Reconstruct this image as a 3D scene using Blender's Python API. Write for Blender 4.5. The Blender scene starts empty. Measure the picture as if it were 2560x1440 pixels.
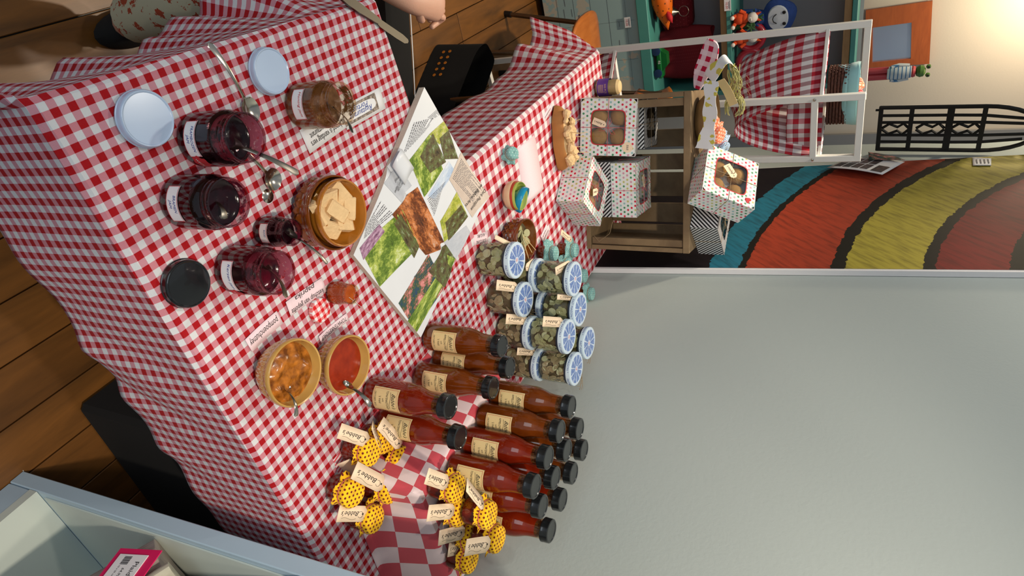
import bpy, math, random
from mathutils import Vector, Matrix
S = bpy.context.scene
COL = S.collection
V = Vector
PI = math.pi
random.seed(7)

# ------------------------------------------------------------------ camera (the phone was held sideways)
CR = ((0.20167625, 0.42862305, 0.88068665), (0.83329309, -0.54762395, 0.07570096), (0.51473228, 0.71860301, -0.46761137))
FPX = 1619.2
CPOS = V((0, 0, 1.59294))
cam_d = bpy.data.cameras.new('camera'); cam = bpy.data.objects.new('camera', cam_d); COL.objects.link(cam)
cam_d.sensor_width = 36; cam_d.lens = 36*FPX/2560; cam_d.clip_start = .02
_r, _u, _b = V(CR[0]), -V(CR[1]), -V(CR[2])
cam.matrix_world = Matrix(((_r.x, _u.x, _b.x, CPOS.x), (_r.y, _u.y, _b.y, CPOS.y), (_r.z, _u.z, _b.z, CPOS.z), (0, 0, 0, 1)))
S.camera = cam

# ------------------------------------------------------------------ exposure, world, lights
S.view_settings.view_transform = 'Standard'; S.view_settings.look = 'None'
S.view_settings.gamma = 1; S.view_settings.use_curve_mapping = False
S.view_settings.exposure = -0.30
W = bpy.data.worlds.new('room_light'); S.world = W; W.use_nodes = True
W.node_tree.nodes['Background'].inputs[0].default_value = (.80, .90, 1.0, 1)
W.node_tree.nodes['Background'].inputs[1].default_value = .38

def lamp(name, kind, loc, energy, col, size=.1, target=None, spot=None, sy=None):
    d = bpy.data.lights.new(name, kind); o = bpy.data.objects.new(name, d); COL.objects.link(o)
    o.location = loc; d.energy = energy; d.color = col
    if kind == 'AREA':
        d.size = size
        if sy: d.shape = 'RECTANGLE'; d.size_y = sy
    else:
        d.shadow_soft_size = size
    if spot: d.spot_size = math.radians(spot); d.spot_blend = .6
    if target is not None:
        o.rotation_euler = (V(target)-V(loc)).to_track_quat('-Z', 'Y').to_euler()
    return o

lamp('shop_window_light', 'AREA', (-2.2, -1.6, 2.1), 34, (.80, .90, 1.0), 2.4, (.8, 1.0, .7), sy=1.6)
lamp('ceiling_spot', 'SPOT', (.25, 1.9, 2.9), 60, (1.0, .92, .80), .05, (1.1, 1.2, .7), 95)
lamp('ceiling_spot', 'SPOT', (-.5, .9, 2.9), 34, (1.0, .92, .80), .05, (.5, .8, .7), 90)
lamp('ceiling_spot', 'SPOT', (.3, 2.7, 2.9), 230, (1.0, .84, .62), .06, (.40, 2.35, 0), 70)
lamp('ceiling_spot', 'SPOT', (.15, -.5, 2.8), 170, (1.0, .87, .70), .05, (1.22, .62, 1.05), 62)
lamp('ceiling_spot', 'SPOT', (.45, .05, 2.8), 46, (1.0, .87, .70), .05, (1.2, .50, .95), 58)
lamp('wall_lamp_bulb', 'POINT', (.80, 3.45, 2.30), 30, (1.0, .84, .6), .08)

# ------------------------------------------------------------------ helpers
def P(x, y, z=.742):
    """point of the horizontal plane at height z that the photograph shows at pixel x, y"""
    a, b = (x-1280), (y-720)
    d = V([CR[0][i]*a + CR[1][i]*b + CR[2][i]*FPX for i in range(3)])
    return CPOS + d*((z-CPOS.z)/d.z)
def PY(x, y, Y):
    a, b = (x-1280), (y-720)
    d = V([CR[0][i]*a + CR[1][i]*b + CR[2][i]*FPX for i in range(3)])
    return d*(Y/d.y) + CPOS
def PX(x, y, X):
    a, b = (x-1280), (y-720)
    d = V([CR[0][i]*a + CR[1][i]*b + CR[2][i]*FPX for i in range(3)])
    return d*(X/d.x) + CPOS
def lin(c):
    return tuple(((v/255)/12.92 if v <= 10 else (((v/255)+.055)/1.055)**2.4) for v in c) + (1,)

class N:
    """tiny node-tree writer"""
    def __init__(s, name):
        s.m = bpy.data.materials.new(name); s.m.use_nodes = True
        s.t = s.m.node_tree; s.b = s.t.nodes['Principled BSDF']; s.out = s.t.nodes['Material Output']
    def n(s, typ, ins=None, **kw):
        o = s.t.nodes.new('ShaderNode'+typ)
        for k, v in kw.items(): setattr(o, k, v)
        for k, v in (ins or {}).items():
            if isinstance(v, bpy.types.NodeSocket): s.t.links.new(v, o.inputs[k])
            else: o.inputs[k].default_value = v
        return o
    def math(s, op, a, b=0.0, c=0.0):
        return s.n('Math', {0: a, 1: b, 2: c}, operation=op).outputs[0]
    def mix(s, f, a, b, mode='MIX'):
        return s.n('Mix', {0: f, 6: a, 7: b}, data_type='RGBA', blend_type=mode).outputs[2]
    def uv(s):
        q = s.n('SeparateXYZ', {0: s.n('TexCoord').outputs['UV']}); return q.outputs[0], q.outputs[1]
    def set(s, **kw):
        names = dict(color='Base Color', rough='Roughness', metal='Metallic', coat='Coat Weight', trans='Transmission Weight',
                     sheen='Sheen Weight', spec='Specular IOR Level', normal='Normal', sub='Subsurface Weight', alpha='Alpha', ior='IOR',
                     emit='Emission Color', es='Emission Strength', coat_rough='Coat Roughness')
        for k, v in kw.items():
            i = s.b.inputs[names[k]]
            if isinstance(v, bpy.types.NodeSocket): s.t.links.new(v, i)
            else: i.default_value = v
        return s
    def bump(s, h, strength=.3, dist=.001):
        return s.n('Bump', {'Height': h, 'Strength': strength, 'Distance': dist}).outputs[0]
    def noise(s, scale, detail=3, vec=None, out=0, rough=.5, dist=0.0):
        d = {'Scale': scale, 'Detail': detail, 'Roughness': rough, 'Distortion': dist}
        if vec is None: vec = s.n('TexCoord').outputs['Object']
        d['Vector'] = vec
        return s.n('TexNoise', d).outputs[out]
    def ramp(s, f, stops, interp='LINEAR'):
        r = s.n('ValToRGB', {0: f}); cr = r.color_ramp; cr.interpolation = interp
        cr.elements[0].position = stops[0][0]; cr.elements[0].color = stops[0][1]
        cr.elements[1].position = stops[1][0]; cr.elements[1].color = stops[1][1]
        for p, c in stops[2:]:
            e = cr.elements.new(p); e.color = c
        return r.outputs[0]

def plain(name, c, rough=.5, metal=0, var=.12, scale=30, coat=0, bump=0, bscale=80, sheen=0, trans=0, sub=0):
    w = N(name); col = lin(c)
    dark = tuple(v*(1-var) for v in col[:3])+(1,); light = tuple(min(1, v*(1+var)) for v in col[:3])+(1,)
    w.set(color=w.mix(w.noise(scale), dark, light), rough=rough, metal=metal, coat=coat, sheen=sheen, trans=trans, sub=sub)
    if bump: w.set(normal=w.bump(w.noise(bscale), bump, .002))
    return w.m

def gingham(name, period, red, pink_r, pink_p, white, phase=(0, 0), rough=.85):
    """woven check: stripes of the two thread directions cross; where only one is red the weave shows both threads"""
    w = N(name); u, v = w.uv()
    a = w.math('LESS_THAN', w.math('FRACT', w.math('ADD', w.math('DIVIDE', u, period), phase[0]+50)), .5)
    b = w.math('LESS_THAN', w.math('FRACT', w.math('ADD', w.math('DIVIDE', v, period), phase[1]+50)), .5)
    tw = w.math('FRACT', w.math('MULTIPLY', w.math('ADD', u, v), 900.0))
    pa = w.mix(w.math('MULTIPLY', tw, .35), lin(pink_r), lin(white)); pb = w.mix(w.math('MULTIPLY', tw, .35), lin(pink_p), lin(white))
    c = w.mix(a, lin(white), pa); c2 = w.mix(a, pb, lin(red)); c = w.mix(b, c, c2)
    c = w.mix(w.math('MULTIPLY', w.noise(260, 4), .10), c, (.25, .12, .13, 1))
    w.set(color=c, rough=rough, sheen=.04, spec=.12, normal=w.bump(w.noise(900, 2), .35, .0006))
    return w.m

M = {}
ph = P(142.2, 281.3)
M['gingham'] = gingham('gingham_cotton', .022, (158, 2, 14), (190, 94, 110), (188, 112, 128), (204, 207, 210), (.25-ph.x/.022, .25-ph.y/.022))
M['gingham_big'] = gingham('gingham_cotton_large', .0365, (162, 4, 20), (196, 100, 116), (190, 110, 126), (214, 215, 217), (.1, .3))
M['gingham_sling'] = gingham('gingham_faded', .036, (168, 30, 46), (196, 104, 116), (150, 100, 106), (224, 222, 222), (.0, .0))
M['gingham_lid'] = gingham('gingham_print_enamel', .0135, (206, 24, 30), (226, 96, 98), (222, 100, 104), (226, 226, 230), (.2, .1), .25)
def damask(name):
    w = N(name); u, v = w.uv(); p = .088
    a = w.math('LESS_THAN', w.math('FRACT', w.math('ADD', w.math('DIVIDE', u, p), 50.0)), .5)
    b = w.math('LESS_THAN', w.math('FRACT', w.math('ADD', w.math('DIVIDE', v, p), 50.0)), .5)
    ck = w.math('ABSOLUTE', w.math('SUBTRACT', a, b))
    st = w.math('LESS_THAN', w.math('FRACT', w.math('DIVIDE', u, .0085)), .5)
    ck = w.mix(w.math('GREATER_THAN', v, .485), ck, st)
    c = w.mix(ck, lin((226, 206, 208)), lin((196, 42, 62)))
    tw = w.math('FRACT', w.math('MULTIPLY', w.math('ADD', u, v), 700.0))
    c = w.mix(w.math('MULTIPLY', tw, .14), c, lin((226, 200, 204)))
    w.set(color=c, rough=.8, sheen=.2, normal=w.bump(w.noise(700, 2), .3, .0006)); return w.m
M['towel'] = damask('checked_damask')

def dots(name, bg, cols, p, r, rough=.5, scale_y=.866, sheen=0, coat=0, soft=.0, bump=0):
    """polka dots in offset rows; each dot takes one of the colours"""
    w = N(name); u, v = w.uv()
    yy = w.math('ADD', w.math('DIVIDE', v, p*scale_y), 80.0); row = w.math('FLOOR', yy)
    xx = w.math('ADD', w.math('ADD', w.math('DIVIDE', u, p), 80.0), w.math('MULTIPLY', w.math('MODULO', row, 2.0), .5)); col = w.math('FLOOR', xx)
    dx = w.math('SUBTRACT', w.math('FRACT', xx), .5); dy = w.math('MULTIPLY', w.math('SUBTRACT', w.math('FRACT', yy), .5), scale_y)
    d = w.math('SQRT', w.math('ADD', w.math('MULTIPLY', dx, dx), w.math('MULTIPLY', dy, dy)))
    inside = w.math('LESS_THAN', d, r)
    if len(cols) > 1:
        h = w.n('TexWhiteNoise', {0: w.n('CombineXYZ', {0: col, 1: row}).outputs[0]}, noise_dimensions='2D').outputs[0]
        dc = w.ramp(h, [(i/len(cols), lin(c)) for i, c in enumerate(cols)], 'CONSTANT')
    else: dc = lin(cols[0])
    w.set(color=w.mix(inside, lin(bg), dc), rough=rough, sheen=sheen, coat=coat, spec=.3)
    if bump: w.set(normal=w.bump(w.noise(120, 2), bump, .002))
    return w.m
M['yellow_dots'] = dots('yellow_dotted_cotton', (247, 193, 26), [(112, 24, 22)], .0092, .24, .85, sheen=.1, bump=.3)
M['teal_dots'] = dots('teal_dotted_cotton', (118, 166, 164), [(206, 224, 220)], .0085, .12, .85, sheen=.1, bump=.3)
M['card_dots'] = dots('multicolour_dotted_card', (224, 226, 224), [(206, 40, 70), (150, 190, 190), (190, 190, 120), (70, 140, 100), (206, 150, 170)], .0145, .25, .4)
def stripes(name, p):
    w = N(name); u, v = w.uv()
    s = w.math('LESS_THAN', w.math('FRACT', w.math('ADD', w.math('DIVIDE', w.math('ADD', u, v), p), 60.0)), .5)
    w.set(color=w.mix(s, lin((14, 15, 22)), lin((214, 216, 218))), rough=.45); return w.m
M['card_stripes'] = stripes('black_and_white_striped_card', .0135)

def wood(name, c1, c2, scale=(1, 18, 18), rough=.5, coat=0, bump=.2, c3=None):
    w = N(name)
    mp = w.n('Mapping', {0: w.n('TexCoord').outputs['Object'], 3: scale}).outputs[0]
    oi = w.n('ObjectInfo').outputs['Random']
    vec = w.n('VectorMath', {0: mp, 1: w.n('CombineXYZ', {0: w.math('MULTIPLY', oi, 40.0), 1: w.math('MULTIPLY', oi, 13.0)}).outputs[0]}, operation='ADD').outputs[0]
    g = w.noise(2.2, 6, vec, rough=.62, dist=.4)
    c = w.ramp(g, [(.3, lin(c1)), (.7, lin(c2))])
    c = w.mix(w.math('MULTIPLY', oi, .35), c, lin(c3 or c1))
    w.set(color=c, rough=rough, coat=coat, normal=w.bump(g, bump, .002)); return w.m
M['floor'] = wood('oiled_oak_floor', (88, 56, 22), (138, 88, 36), (9, 1.2, 9), .42, 0, .12, (70, 42, 16))
M['crate'] = wood('weathered_crate_wood', (104, 84, 60), (150, 126, 92), (3, 3, 3), .75, 0, .3, (84, 66, 46))
M['plywood'] = wood('orange_plywood', (166, 92, 36), (196, 118, 54), (14, 3, 3), .35, .3, .05)
M['bowl_wood'] = wood('turned_wood', (120, 92, 54), (164, 130, 84), (6, 6, 14), .6)
M['mirror_frame'] = wood('orange_stained_wood', (150, 72, 30), (176, 88, 38), (3, 3, 20), .5)
M['shelf_wood'] = wood('raw_shelf_wood', (150, 116, 76), (176, 142, 98), (3, 20, 20), .6)
M['teal'] = plain('teal_paint', (72, 142, 134), .5, var=.15, scale=9)
M['wall'] = plain('matt_wall_paint', (168, 178, 176), .9, var=.02, scale=2, bump=.25, bscale=120)
M['wall_back'] = plain('matt_wall_paint_warm', (196, 184, 168), .9, var=.02, scale=2, bump=.2, bscale=120)
M['grey_trim'] = plain('grey_painted_trim', (128, 126, 124), .7, var=.04, scale=4)
M['white_paint'] = plain('white_lacquered_steel', (226, 224, 218), .35, var=.02)
M['blue_paint'] = plain('pale_blue_paint', (176, 200, 216), .45, var=.05, scale=8, bump=.08, bscale=40)
M['blue_inner'] = plain('pale_green_paint', (206, 216, 208), .5, var=.06, scale=6)
M['black'] = plain('black_plastic', (18, 18, 19), .45, var=.2)
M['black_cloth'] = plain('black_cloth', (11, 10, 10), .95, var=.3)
M['black_lid'] = plain('black_enamel', (20, 22, 24), .22, var=.1, coat=.5)
M['white_lid'] = plain('white_enamel', (176, 196, 222), .25, var=.02, coat=.5)
M['steel'] = plain('polished_steel', (190, 184, 172), .16, 1, var=.06, scale=12)
M['dark_steel'] = plain('brushed_steel', (128, 122, 112), .32, 1, var=.1, scale=12)
M['knife_steel'] = plain('dull_table_steel', (84, 80, 72), .38, .9, var=.1, scale=12)
M['iron'] = plain('black_cast_iron', (22, 21, 20), .6, var=.2, bump=.2)
M['bronze'] = plain('bronzed_steel_tube', (120, 102, 82), .35, .9)
M['paper'] = plain('white_paper', (226, 226, 228), .7, var=.02, scale=40)
M['page'] = plain('magazine_paper', (214, 218, 224), .35, var=.03, scale=20)
M['page_edge'] = plain('magazine_page_edges', (190, 182, 168), .8, var=.2, scale=300)
M['pink_paper'] = plain('pink_flowered_paper', (230, 206, 214), .8, var=.08, scale=220)
M['kraft'] = plain('kraft_label', (222, 198, 142), .75, var=.04, scale=60)
M['tag'] = plain('cream_card', (236, 212, 182), .8, var=.04, scale=90)
M['ink'] = plain('black_ink', (28, 26, 28), .7)
M['grey_ink'] = plain('grey_ink', (92, 90, 96), .7)
M['red_ink'] = plain('red_ink', (190, 40, 50), .7)
M['blue_ink'] = plain('blue_ink', (44, 72, 150), .6)
M['pink_band'] = plain('magenta_card', (214, 20, 92), .6, var=.05)
M['twine'] = plain('jute_twine', (150, 130, 100), .9, var=.3, scale=400)
M['redtwine'] = plain('red_and_white_twine', (196, 90, 96), .9, var=.4, scale=500)
M['ceramic'] = plain('honey_glazed_stoneware', (168, 104, 32), .16, var=.2, scale=40, coat=.8)
M['ceramic_dark'] = plain('amber_glazed_stoneware', (112, 58, 18), .16, var=.35, scale=60, coat=.8)
M['mustard'] = plain('mustard_glazed_stoneware', (186, 146, 78), .18, var=.1, scale=40, coat=.7)
M['bread'] = plain('bread_crumb', (212, 180, 134), .95, var=.18, scale=90, bump=.9, bscale=160)
M['crust'] = plain('bread_crust', (168, 112, 54), .7, var=.3, scale=20, bump=.3)
M['muffin'] = plain('baked_muffin', (196, 146, 82), .8, var=.25, scale=40, bump=.5)
M['toothpick'] = plain('birch_toothpick', (212, 184, 134), .7)
M['skin'] = plain('skin', (196, 150, 128), .5, var=.06, scale=30, sub=.08, bump=.15, bscale=300)
M['pickle'] = plain('pickled_cucumber_slices', (166, 164, 124), .35, var=.3, scale=60, coat=.3)
M['pickle_brown'] = plain('pickled_courgette_slices', (160, 144, 112), .35, var=.3, scale=60, coat=.3)
M['brine'] = plain('cloudy_brine', (92, 84, 58), .3, var=.35, scale=50, coat=.3)
M['seal'] = plain('dark_lid_seal', (30, 44, 62), .5)
M['raffia'] = plain('green_raffia', (172, 168, 110), .9, var=.35, scale=200)
def jamm(name, c, c2, rough=.12, scale=45):
    w = N(name); w.set(color=w.ramp(w.noise(scale, 5), [(.35, lin(c)), (.68, lin(c2))]), rough=rough, coat=.12, coat_rough=.08, spec=.3)
    w.set(normal=w.bump(w.noise(90, 4), .25, .002)); return w.m
M['jam_dark'] = jamm('dark_berry_jam', (10, 3, 6), (34, 5, 14))
M['jam_red'] = jamm('redcurrant_jam', (34, 4, 12), (84, 10, 28))
M['jam_apricot'] = jamm('rhubarb_jam', (92, 62, 40), (136, 100, 70), .2)
M['jam_orange'] = jamm('orange_jelly', (150, 66, 18), (182, 92, 36))
M['chutney'] = jamm('chunky_apple_chutney', (98, 50, 6), (182, 110, 36), .25, 70)
M['ketchup'] = jamm('tomato_ketchup', (124, 32, 8), (150, 46, 16), .2)
M['sauce_red'] = jamm('tomato_sauce', (116, 30, 10), (142, 44, 18), .25, 25)
M['sauce_brown'] = jamm('apple_chutney_sauce', (106, 54, 16), (134, 74, 26), .25, 25)
M['jelly_red'] = jamm('red_pepper_jelly', (84, 22, 10), (150, 48, 22))
def glass(name, c, gl=.10, tr=1.0):
    """thin clear glass: a see-through sheet with a mirror coat that grows at grazing angles"""
    w = N(name); t = w.n('BsdfTransparent', {0: lin(c)}); g = w.n('BsdfGlossy', {0: (1, 1, 1, 1), 'Roughness': .03})
    lw = w.n('LayerWeight', {0: .35})
    f = w.math('ADD', w.math('MULTIPLY', w.math('POWER', lw.outputs['Facing'], 2.5), .45), gl*.35)
    mx = w.n('MixShader', {0: f, 1: t.outputs[0], 2: g.outputs[0]})
    w.t.links.new(mx.outputs[0], w.out.inputs[0]); return w.m
M['glass'] = glass('clear_jar_glass', (236, 240, 236))
M['glass_pink'] = glass('jam_tinted_glass', (206, 170, 176), .14)
M['glass_amber'] = glass('amber_tinted_glass', (240, 226, 206), .14)
M['film'] = glass('clear_window_film', (228, 230, 230), .22)
def smear(name, c, cov=.5):
    w = N(name); t = w.n('BsdfTransparent'); f = w.ramp(w.noise(55, 6, rough=.7), [(cov-.06, (0, 0, 0, 1)), (cov+.06, (1, 1, 1, 1))])
    w.set(color=lin(c), rough=.3); mx = w.n('MixShader', {0: f, 1: t.outputs[0], 2: w.b.outputs[0]})
    w.t.links.new(mx.outputs[0], w.out.inputs[0]); return w.m
M['smear_pink'] = smear('jam_smears', (176, 90, 108), .48)
M['smear_brown'] = smear('sauce_smears', (112, 74, 34), .5)
M['smear_dark'] = smear('dark_jam_smears', (96, 20, 40), .52)

# ------------------------------------------------------------------ mesh writer
def frame(o, x, y, z=None):
    """4x4 with origin o, axes x, y (and z)"""
    x = V(x).normalized(); y = V(y); y = (y-x*y.dot(x)).normalized(); z = x.cross(y)
    return Matrix(((x.x, y.x, z.x, o[0]), (x.y, y.y, z.y, o[1]), (x.z, y.z, z.z, o[2]), (0, 0, 0, 1)))
T = Matrix.Translation
def RZ(a): return Matrix.Rotation(math.radians(a), 4, 'Z')
def RX(a): return Matrix.Rotation(math.radians(a), 4, 'X')
def RY(a): return Matrix.Rotation(math.radians(a), 4, 'Y')
_tc = {}
def text_geo(s, shear=0.0):
    k = (s, shear)
    if k not in _tc:
        c = bpy.data.curves.new('t', 'FONT'); c.body = s; c.size = 1; c.shear = shear; c.resolution_u = 2; c.align_x = 'CENTER'; c.align_y = 'CENTER'
        o = bpy.data.objects.new('t', c); COL.objects.link(o)
        dg = bpy.context.evaluated_depsgraph_get(); me = o.evaluated_get(dg).to_mesh()
        vs = [(v.co.x, v.co.y) for v in me.vertices]; fs = [tuple(p.vertices) for p in me.polygons]
        o.evaluated_get(dg).to_mesh_clear(); bpy.data.objects.remove(o); bpy.data.curves.remove(c)
        w = max([v[0] for v in vs] or [1]) - min([v[0] for v in vs] or [0])
        _tc[k] = (vs, fs, w)
    return _tc[k]

class MB:
    def __init__(s): s.v = []; s.f = []; s.u = []; s.k = []
    def add(s, vs, fs, M4=None, uvs=None, k=0):
        o = len(s.v)
        s.v += [tuple(M4 @ V(p)) if M4 is not None else tuple(p) for p in vs]
        for i, f in enumerate(fs):
            s.f.append(tuple(o+j for j in f)); s.k.append(k)
            if callable(uvs): s.u.append([uvs(vs[j]) for j in f])
            elif uvs is not None and len(uvs) == len(vs): s.u.append([uvs[j] for j in f])
            else: s.u.append([(vs[j][0], vs[j][1]) for j in f])
        return s
    def box(s, sx, sy, sz, M4=None, k=0, c=(0, 0, 0), bev=0.0):
        x, y, z = sx/2, sy/2, sz/2
        b = min(bev, x*.9, y*.9, z*.9)
        if b <= 0:
            vs = [(a*x+c[0], d*y+c[1], e*z+c[2]) for e in (-1, 1) for d in (-1, 1) for a in (-1, 1)]
            fs = [(0, 2, 3, 1), (4, 5, 7, 6), (0, 1, 5, 4), (2, 6, 7, 3), (0, 4, 6, 2), (1, 3, 7, 5)]
        else:
            vs = []
            for zz, q in ((-z, b), (-z+b, 0), (z-b, 0), (z, b)):
                X, Y = x-q, y-q; bb = b
                ring = [(-X+bb, -Y), (X-bb, -Y), (X, -Y+bb), (X, Y-bb), (X-bb, Y), (-X+bb, Y), (-X, Y-bb), (-X, -Y+bb)]
                vs += [(p[0]+c[0], p[1]+c[1], zz+c[2]) for p in ring]
            fs = [tuple(range(7, -1, -1)), tuple(range(24, 32))]
            for r in range(3):
                for i in range(8): j = (i+1) % 8; fs.append((r*8+i, r*8+j, r*8+8+j, r*8+8+i))
        o = len(s.v)
        s.v += [tuple(M4 @ V(p)) if M4 is not None else p for p in vs]
        for f in fs:
            a, b2, d = V(vs[f[0]]), V(vs[f[1]]), V(vs[f[2]]); n = (b2-a).cross(d-a); ax = max(range(3), key=lambda i: abs(n[i]))
            i, j = [(1, 2), (0, 2), (0, 1)][ax]
            s.f.append(tuple(o+q for q in f)); s.k.append(k); s.u.append([(vs[q][i], vs[q][j]) for q in f])
        return s
    def lathe(s, prof, n=32, M4=None, k=0, wob=None, cap=True, cap0=False):
        vs = []; uv = []; L = 0
        for i, (r, z) in enumerate(prof):
            if i: L += math.hypot(r-prof[i-1][0], z-prof[i-1][1])
            for j in range(n):
                a = 2*PI*j/n; rr = r*(wob(a, z) if wob else 1)
                vs.append((rr*math.cos(a), rr*math.sin(a), z))
        fs = []; us = []
        for i in range(len(prof)-1):
            for j in range(n):
                q = (j+1) % n; fs.append((i*n+j, i*n+q, i*n+n+q, i*n+n+j))
        o = len(s.v); s.v += [tuple(M4 @ V(p)) if M4 is not None else p for p in vs]
        flat = abs(prof[-1][1]-prof[0][1]) < .45*max(p[0] for p in prof)
        for fi, f in enumerate(fs):
            s.f.append(tuple(o+q for q in f)); s.k.append(k)
            i, j = divmod(fi, n); R = max(p[0] for p in prof)
            s.u.append([(vs[q][0], vs[q][1]) for q in f] if flat else [(2*PI*R*t/n, vs[q][2]) for q, t in zip(f, (j, j+1, j+1, j))])
        if cap and prof[-1][0] > 1e-5:
            s.f.append(tuple(o+(len(prof)-1)*n+j for j in range(n))); s.k.append(k); s.u.append([(vs[(len(prof)-1)*n+j][0], vs[(len(prof)-1)*n+j][1]) for j in range(n)])
        if cap0 and prof[0][0] > 1e-5:
            s.f.append(tuple(o+n-1-j for j in range(n))); s.k.append(k); s.u.append([(vs[n-1-j][0], vs[n-1-j][1]) for j in range(n)])
        return s
    def tube(s, pts, r, n=6, M4=None, k=0, close=False, flat=1.0):
        pts = [V(p) for p in pts]; m = len(pts); rs = r if isinstance(r, (list, tuple)) else [r]*m
        vs = []; up = V((0, 0, 1))
        for i, p in enumerate(pts):
            d = (pts[min(i+1, m-1)]-pts[max(i-1, 0)])
            if close: d = pts[(i+1) % m]-pts[i-1]
            d.normalize()
            if i == 0:
                a = up.cross(d)
                if a.length < .1: a = V((1, 0, 0)).cross(d)
                a.normalize()
            else:
                a = (a-d*a.dot(d)).normalized()
            b = d.cross(a)
            for j in range(n):
                t = 2*PI*j/n; vs.append(p+a*math.cos(t)*rs[i]+b*math.sin(t)*rs[i]*flat)
        fs = []
        for i in range(m if close else m-1):
            for j in range(n):
                q = (j+1) % n; i2 = (i+1) % m; fs.append((i*n+j, i*n+q, i2*n+q, i2*n+j))
        if not close: fs += [tuple(range(n-1, -1, -1)), tuple((m-1)*n+j for j in range(n))]
        return s.add(vs, fs, M4, k=k)
    def prism(s, poly, h, M4=None, k=0, z0=0.0):
        n = len(poly); vs = [(p[0], p[1], z0) for p in poly]+[(p[0], p[1], z0+h) for p in poly]
        fs = [tuple(range(n-1, -1, -1)), tuple(range(n, 2*n))]+[(i, (i+1) % n, n+(i+1) % n, n+i) for i in range(n)]
        return s.add(vs, fs, M4, k=k)
    def ribbon(s, pts, w, th=.0015, M4=None, k=0, sides=None):
        """flat band along pts, width direction w (vector or list)"""
        m = len(pts); vs = []; uv = []; L = 0
        for i, p in enumerate(pts):
            p = V(p); ww = V(w[i]) if isinstance(w, list) else V(w)
            if i: L += (p-V(pts[i-1])).length
            t = (V(pts[min(i+1, m-1)])-V(pts[max(i-1, 0)])).normalized(); nn = t.cross(ww).normalized()*th
            K = 4
            for q in range(K+1):
                f = q/K-.5; vs.append(p+ww*f); uv.append((ww.length*f, L))
            for q in range(K+1):
                f = q/K-.5; vs.append(p+ww*f+nn); uv.append((ww.length*f, L))
        K = 4; R = 2*(K+1); fs = []
        for i in range(m-1):
            for q in range(K):
                fs.append((i*R+q, (i+1)*R+q, (i+1)*R+q+1, i*R+q+1)); fs.append((i*R+K+1+q, i*R+K+2+q, (i+1)*R+K+2+q, (i+1)*R+K+1+q))
            for a, b in ((0, K+1), (2*K+1, K)): fs.append((i*R+a, i*R+b, (i+1)*R+b, (i+1)*R+a))
        for i in (0, m-1):
            for q in range(K): fs.append((i*R+q, i*R+q+1, i*R+K+2+q, i*R+K+1+q))
        return s.add(vs, fs, M4, uvs=uv, k=k)
    def text(s, t, size, M4, shear=0.0, k=0, fn=None, width=None):
        vs, fs, w = text_geo(t, shear)
        sx = size if not width or not vs else width/w
        pp = [(x*sx, y*size, 0) for x, y in vs]
        if fn: pp = [fn(p[0], p[1]) for p in pp]
        return s.add(pp, fs, M4, k=k) if pp else s
    def grid(s, fn, nu, nv, k=0, uvf=None, M4=None):
        vs = []; uv = []
        for i in range(nu+1):
            for j in range(nv+1):
                a, b = i/nu, j/nv; vs.append(V(fn(a, b))); uv.append(uvf(a, b) if uvf else (a, b))
        fs = [(i*(nv+1)+j, (i+1)*(nv+1)+j, (i+1)*(nv+1)+j+1, i*(nv+1)+j+1) for i in range(nu) for j in range(nv)]
        return s.add(vs, fs, M4, uvs=uv, k=k)
    def build(s, name, mats, parent=None, smooth=False, M4=None):
        me = bpy.data.meshes.new(name); me.from_pydata(s.v, [], s.f)
        ul = me.uv_layers.new(name='UVMap')
        flat = [c for f in s.u for uv in f for c in uv]
        ul.data.foreach_set('uv', flat)
        if not isinstance(mats, (list, tuple)): mats = [mats]
        for m in mats: me.materials.append(M[m])
        me.polygons.foreach_set('material_index', s.k)
        if smooth: me.polygons.foreach_set('use_smooth', [True]*len(me.polygons))
        me.update()
        if smooth == 'auto' or smooth is True:
            try: me.set_sharp_from_angle(angle=math.radians(38))
            except Exception: pass
        o = bpy.data.objects.new(name, me); COL.objects.link(o)
        if parent is not None: o.parent = parent
        if M4 is not None: o.matrix_local = M4
        return o

def tag(o, label=None, cat=None, group=None, kind=None):
    if label: o['label'] = label
    if cat: o['category'] = cat
    if group: o['group'] = group
    if kind: o['kind'] = kind
    return o
def thing(name, label, cat, loc=(0, 0, 0), rz=0, group=None, M4=None):
    o = bpy.data.objects.new(name, None); COL.objects.link(o); o.empty_display_size = .05
    if M4 is not None: o.matrix_world = M4
    else: o.location = loc; o.rotation_euler = (0, 0, math.radians(rz))
    return tag(o, label, cat, group)
def kids(o): return [c for c in COL.objects if c.parent == o]
def copy_tree(o, parent=None):
    c = o.copy(); COL.objects.link(c); c.parent = parent
    for ch in o.children: copy_tree(ch, c)
    return c
def dup(o, label, loc=None, rz=None, M4=None, group=None):
    bpy.context.view_layer.update() if False else None
    c = copy_tree(o); c['label'] = label
    if group: c['group'] = group
    if M4 is not None: c.matrix_world = M4
    else:
        c.location = loc
        if rz is not None: c.rotation_euler = (0, 0, math.radians(rz))
    return c
def solidify(o, t, offset=-1):
    m = o.modifiers.new('thickness', 'SOLIDIFY'); m.thickness = t; m.offset = offset; return o
def squiggle(mb, x0, x1, y, h, n, r, M4, k=0, seed=1):
    """a line of joined-up handwriting"""
    rr = random.Random(seed); pts = []
    for i in range(n+1):
        t = i/n; a = rr.uniform(.4, 1)*(1 if i % 2 else -1)
        pts.append((x0+(x1-x0)*t+rr.uniform(-.2, .2)*(x1-x0)/n, y+a*h/2, .0004))
    mb.tube(pts, r, 3, M4, k)
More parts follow.
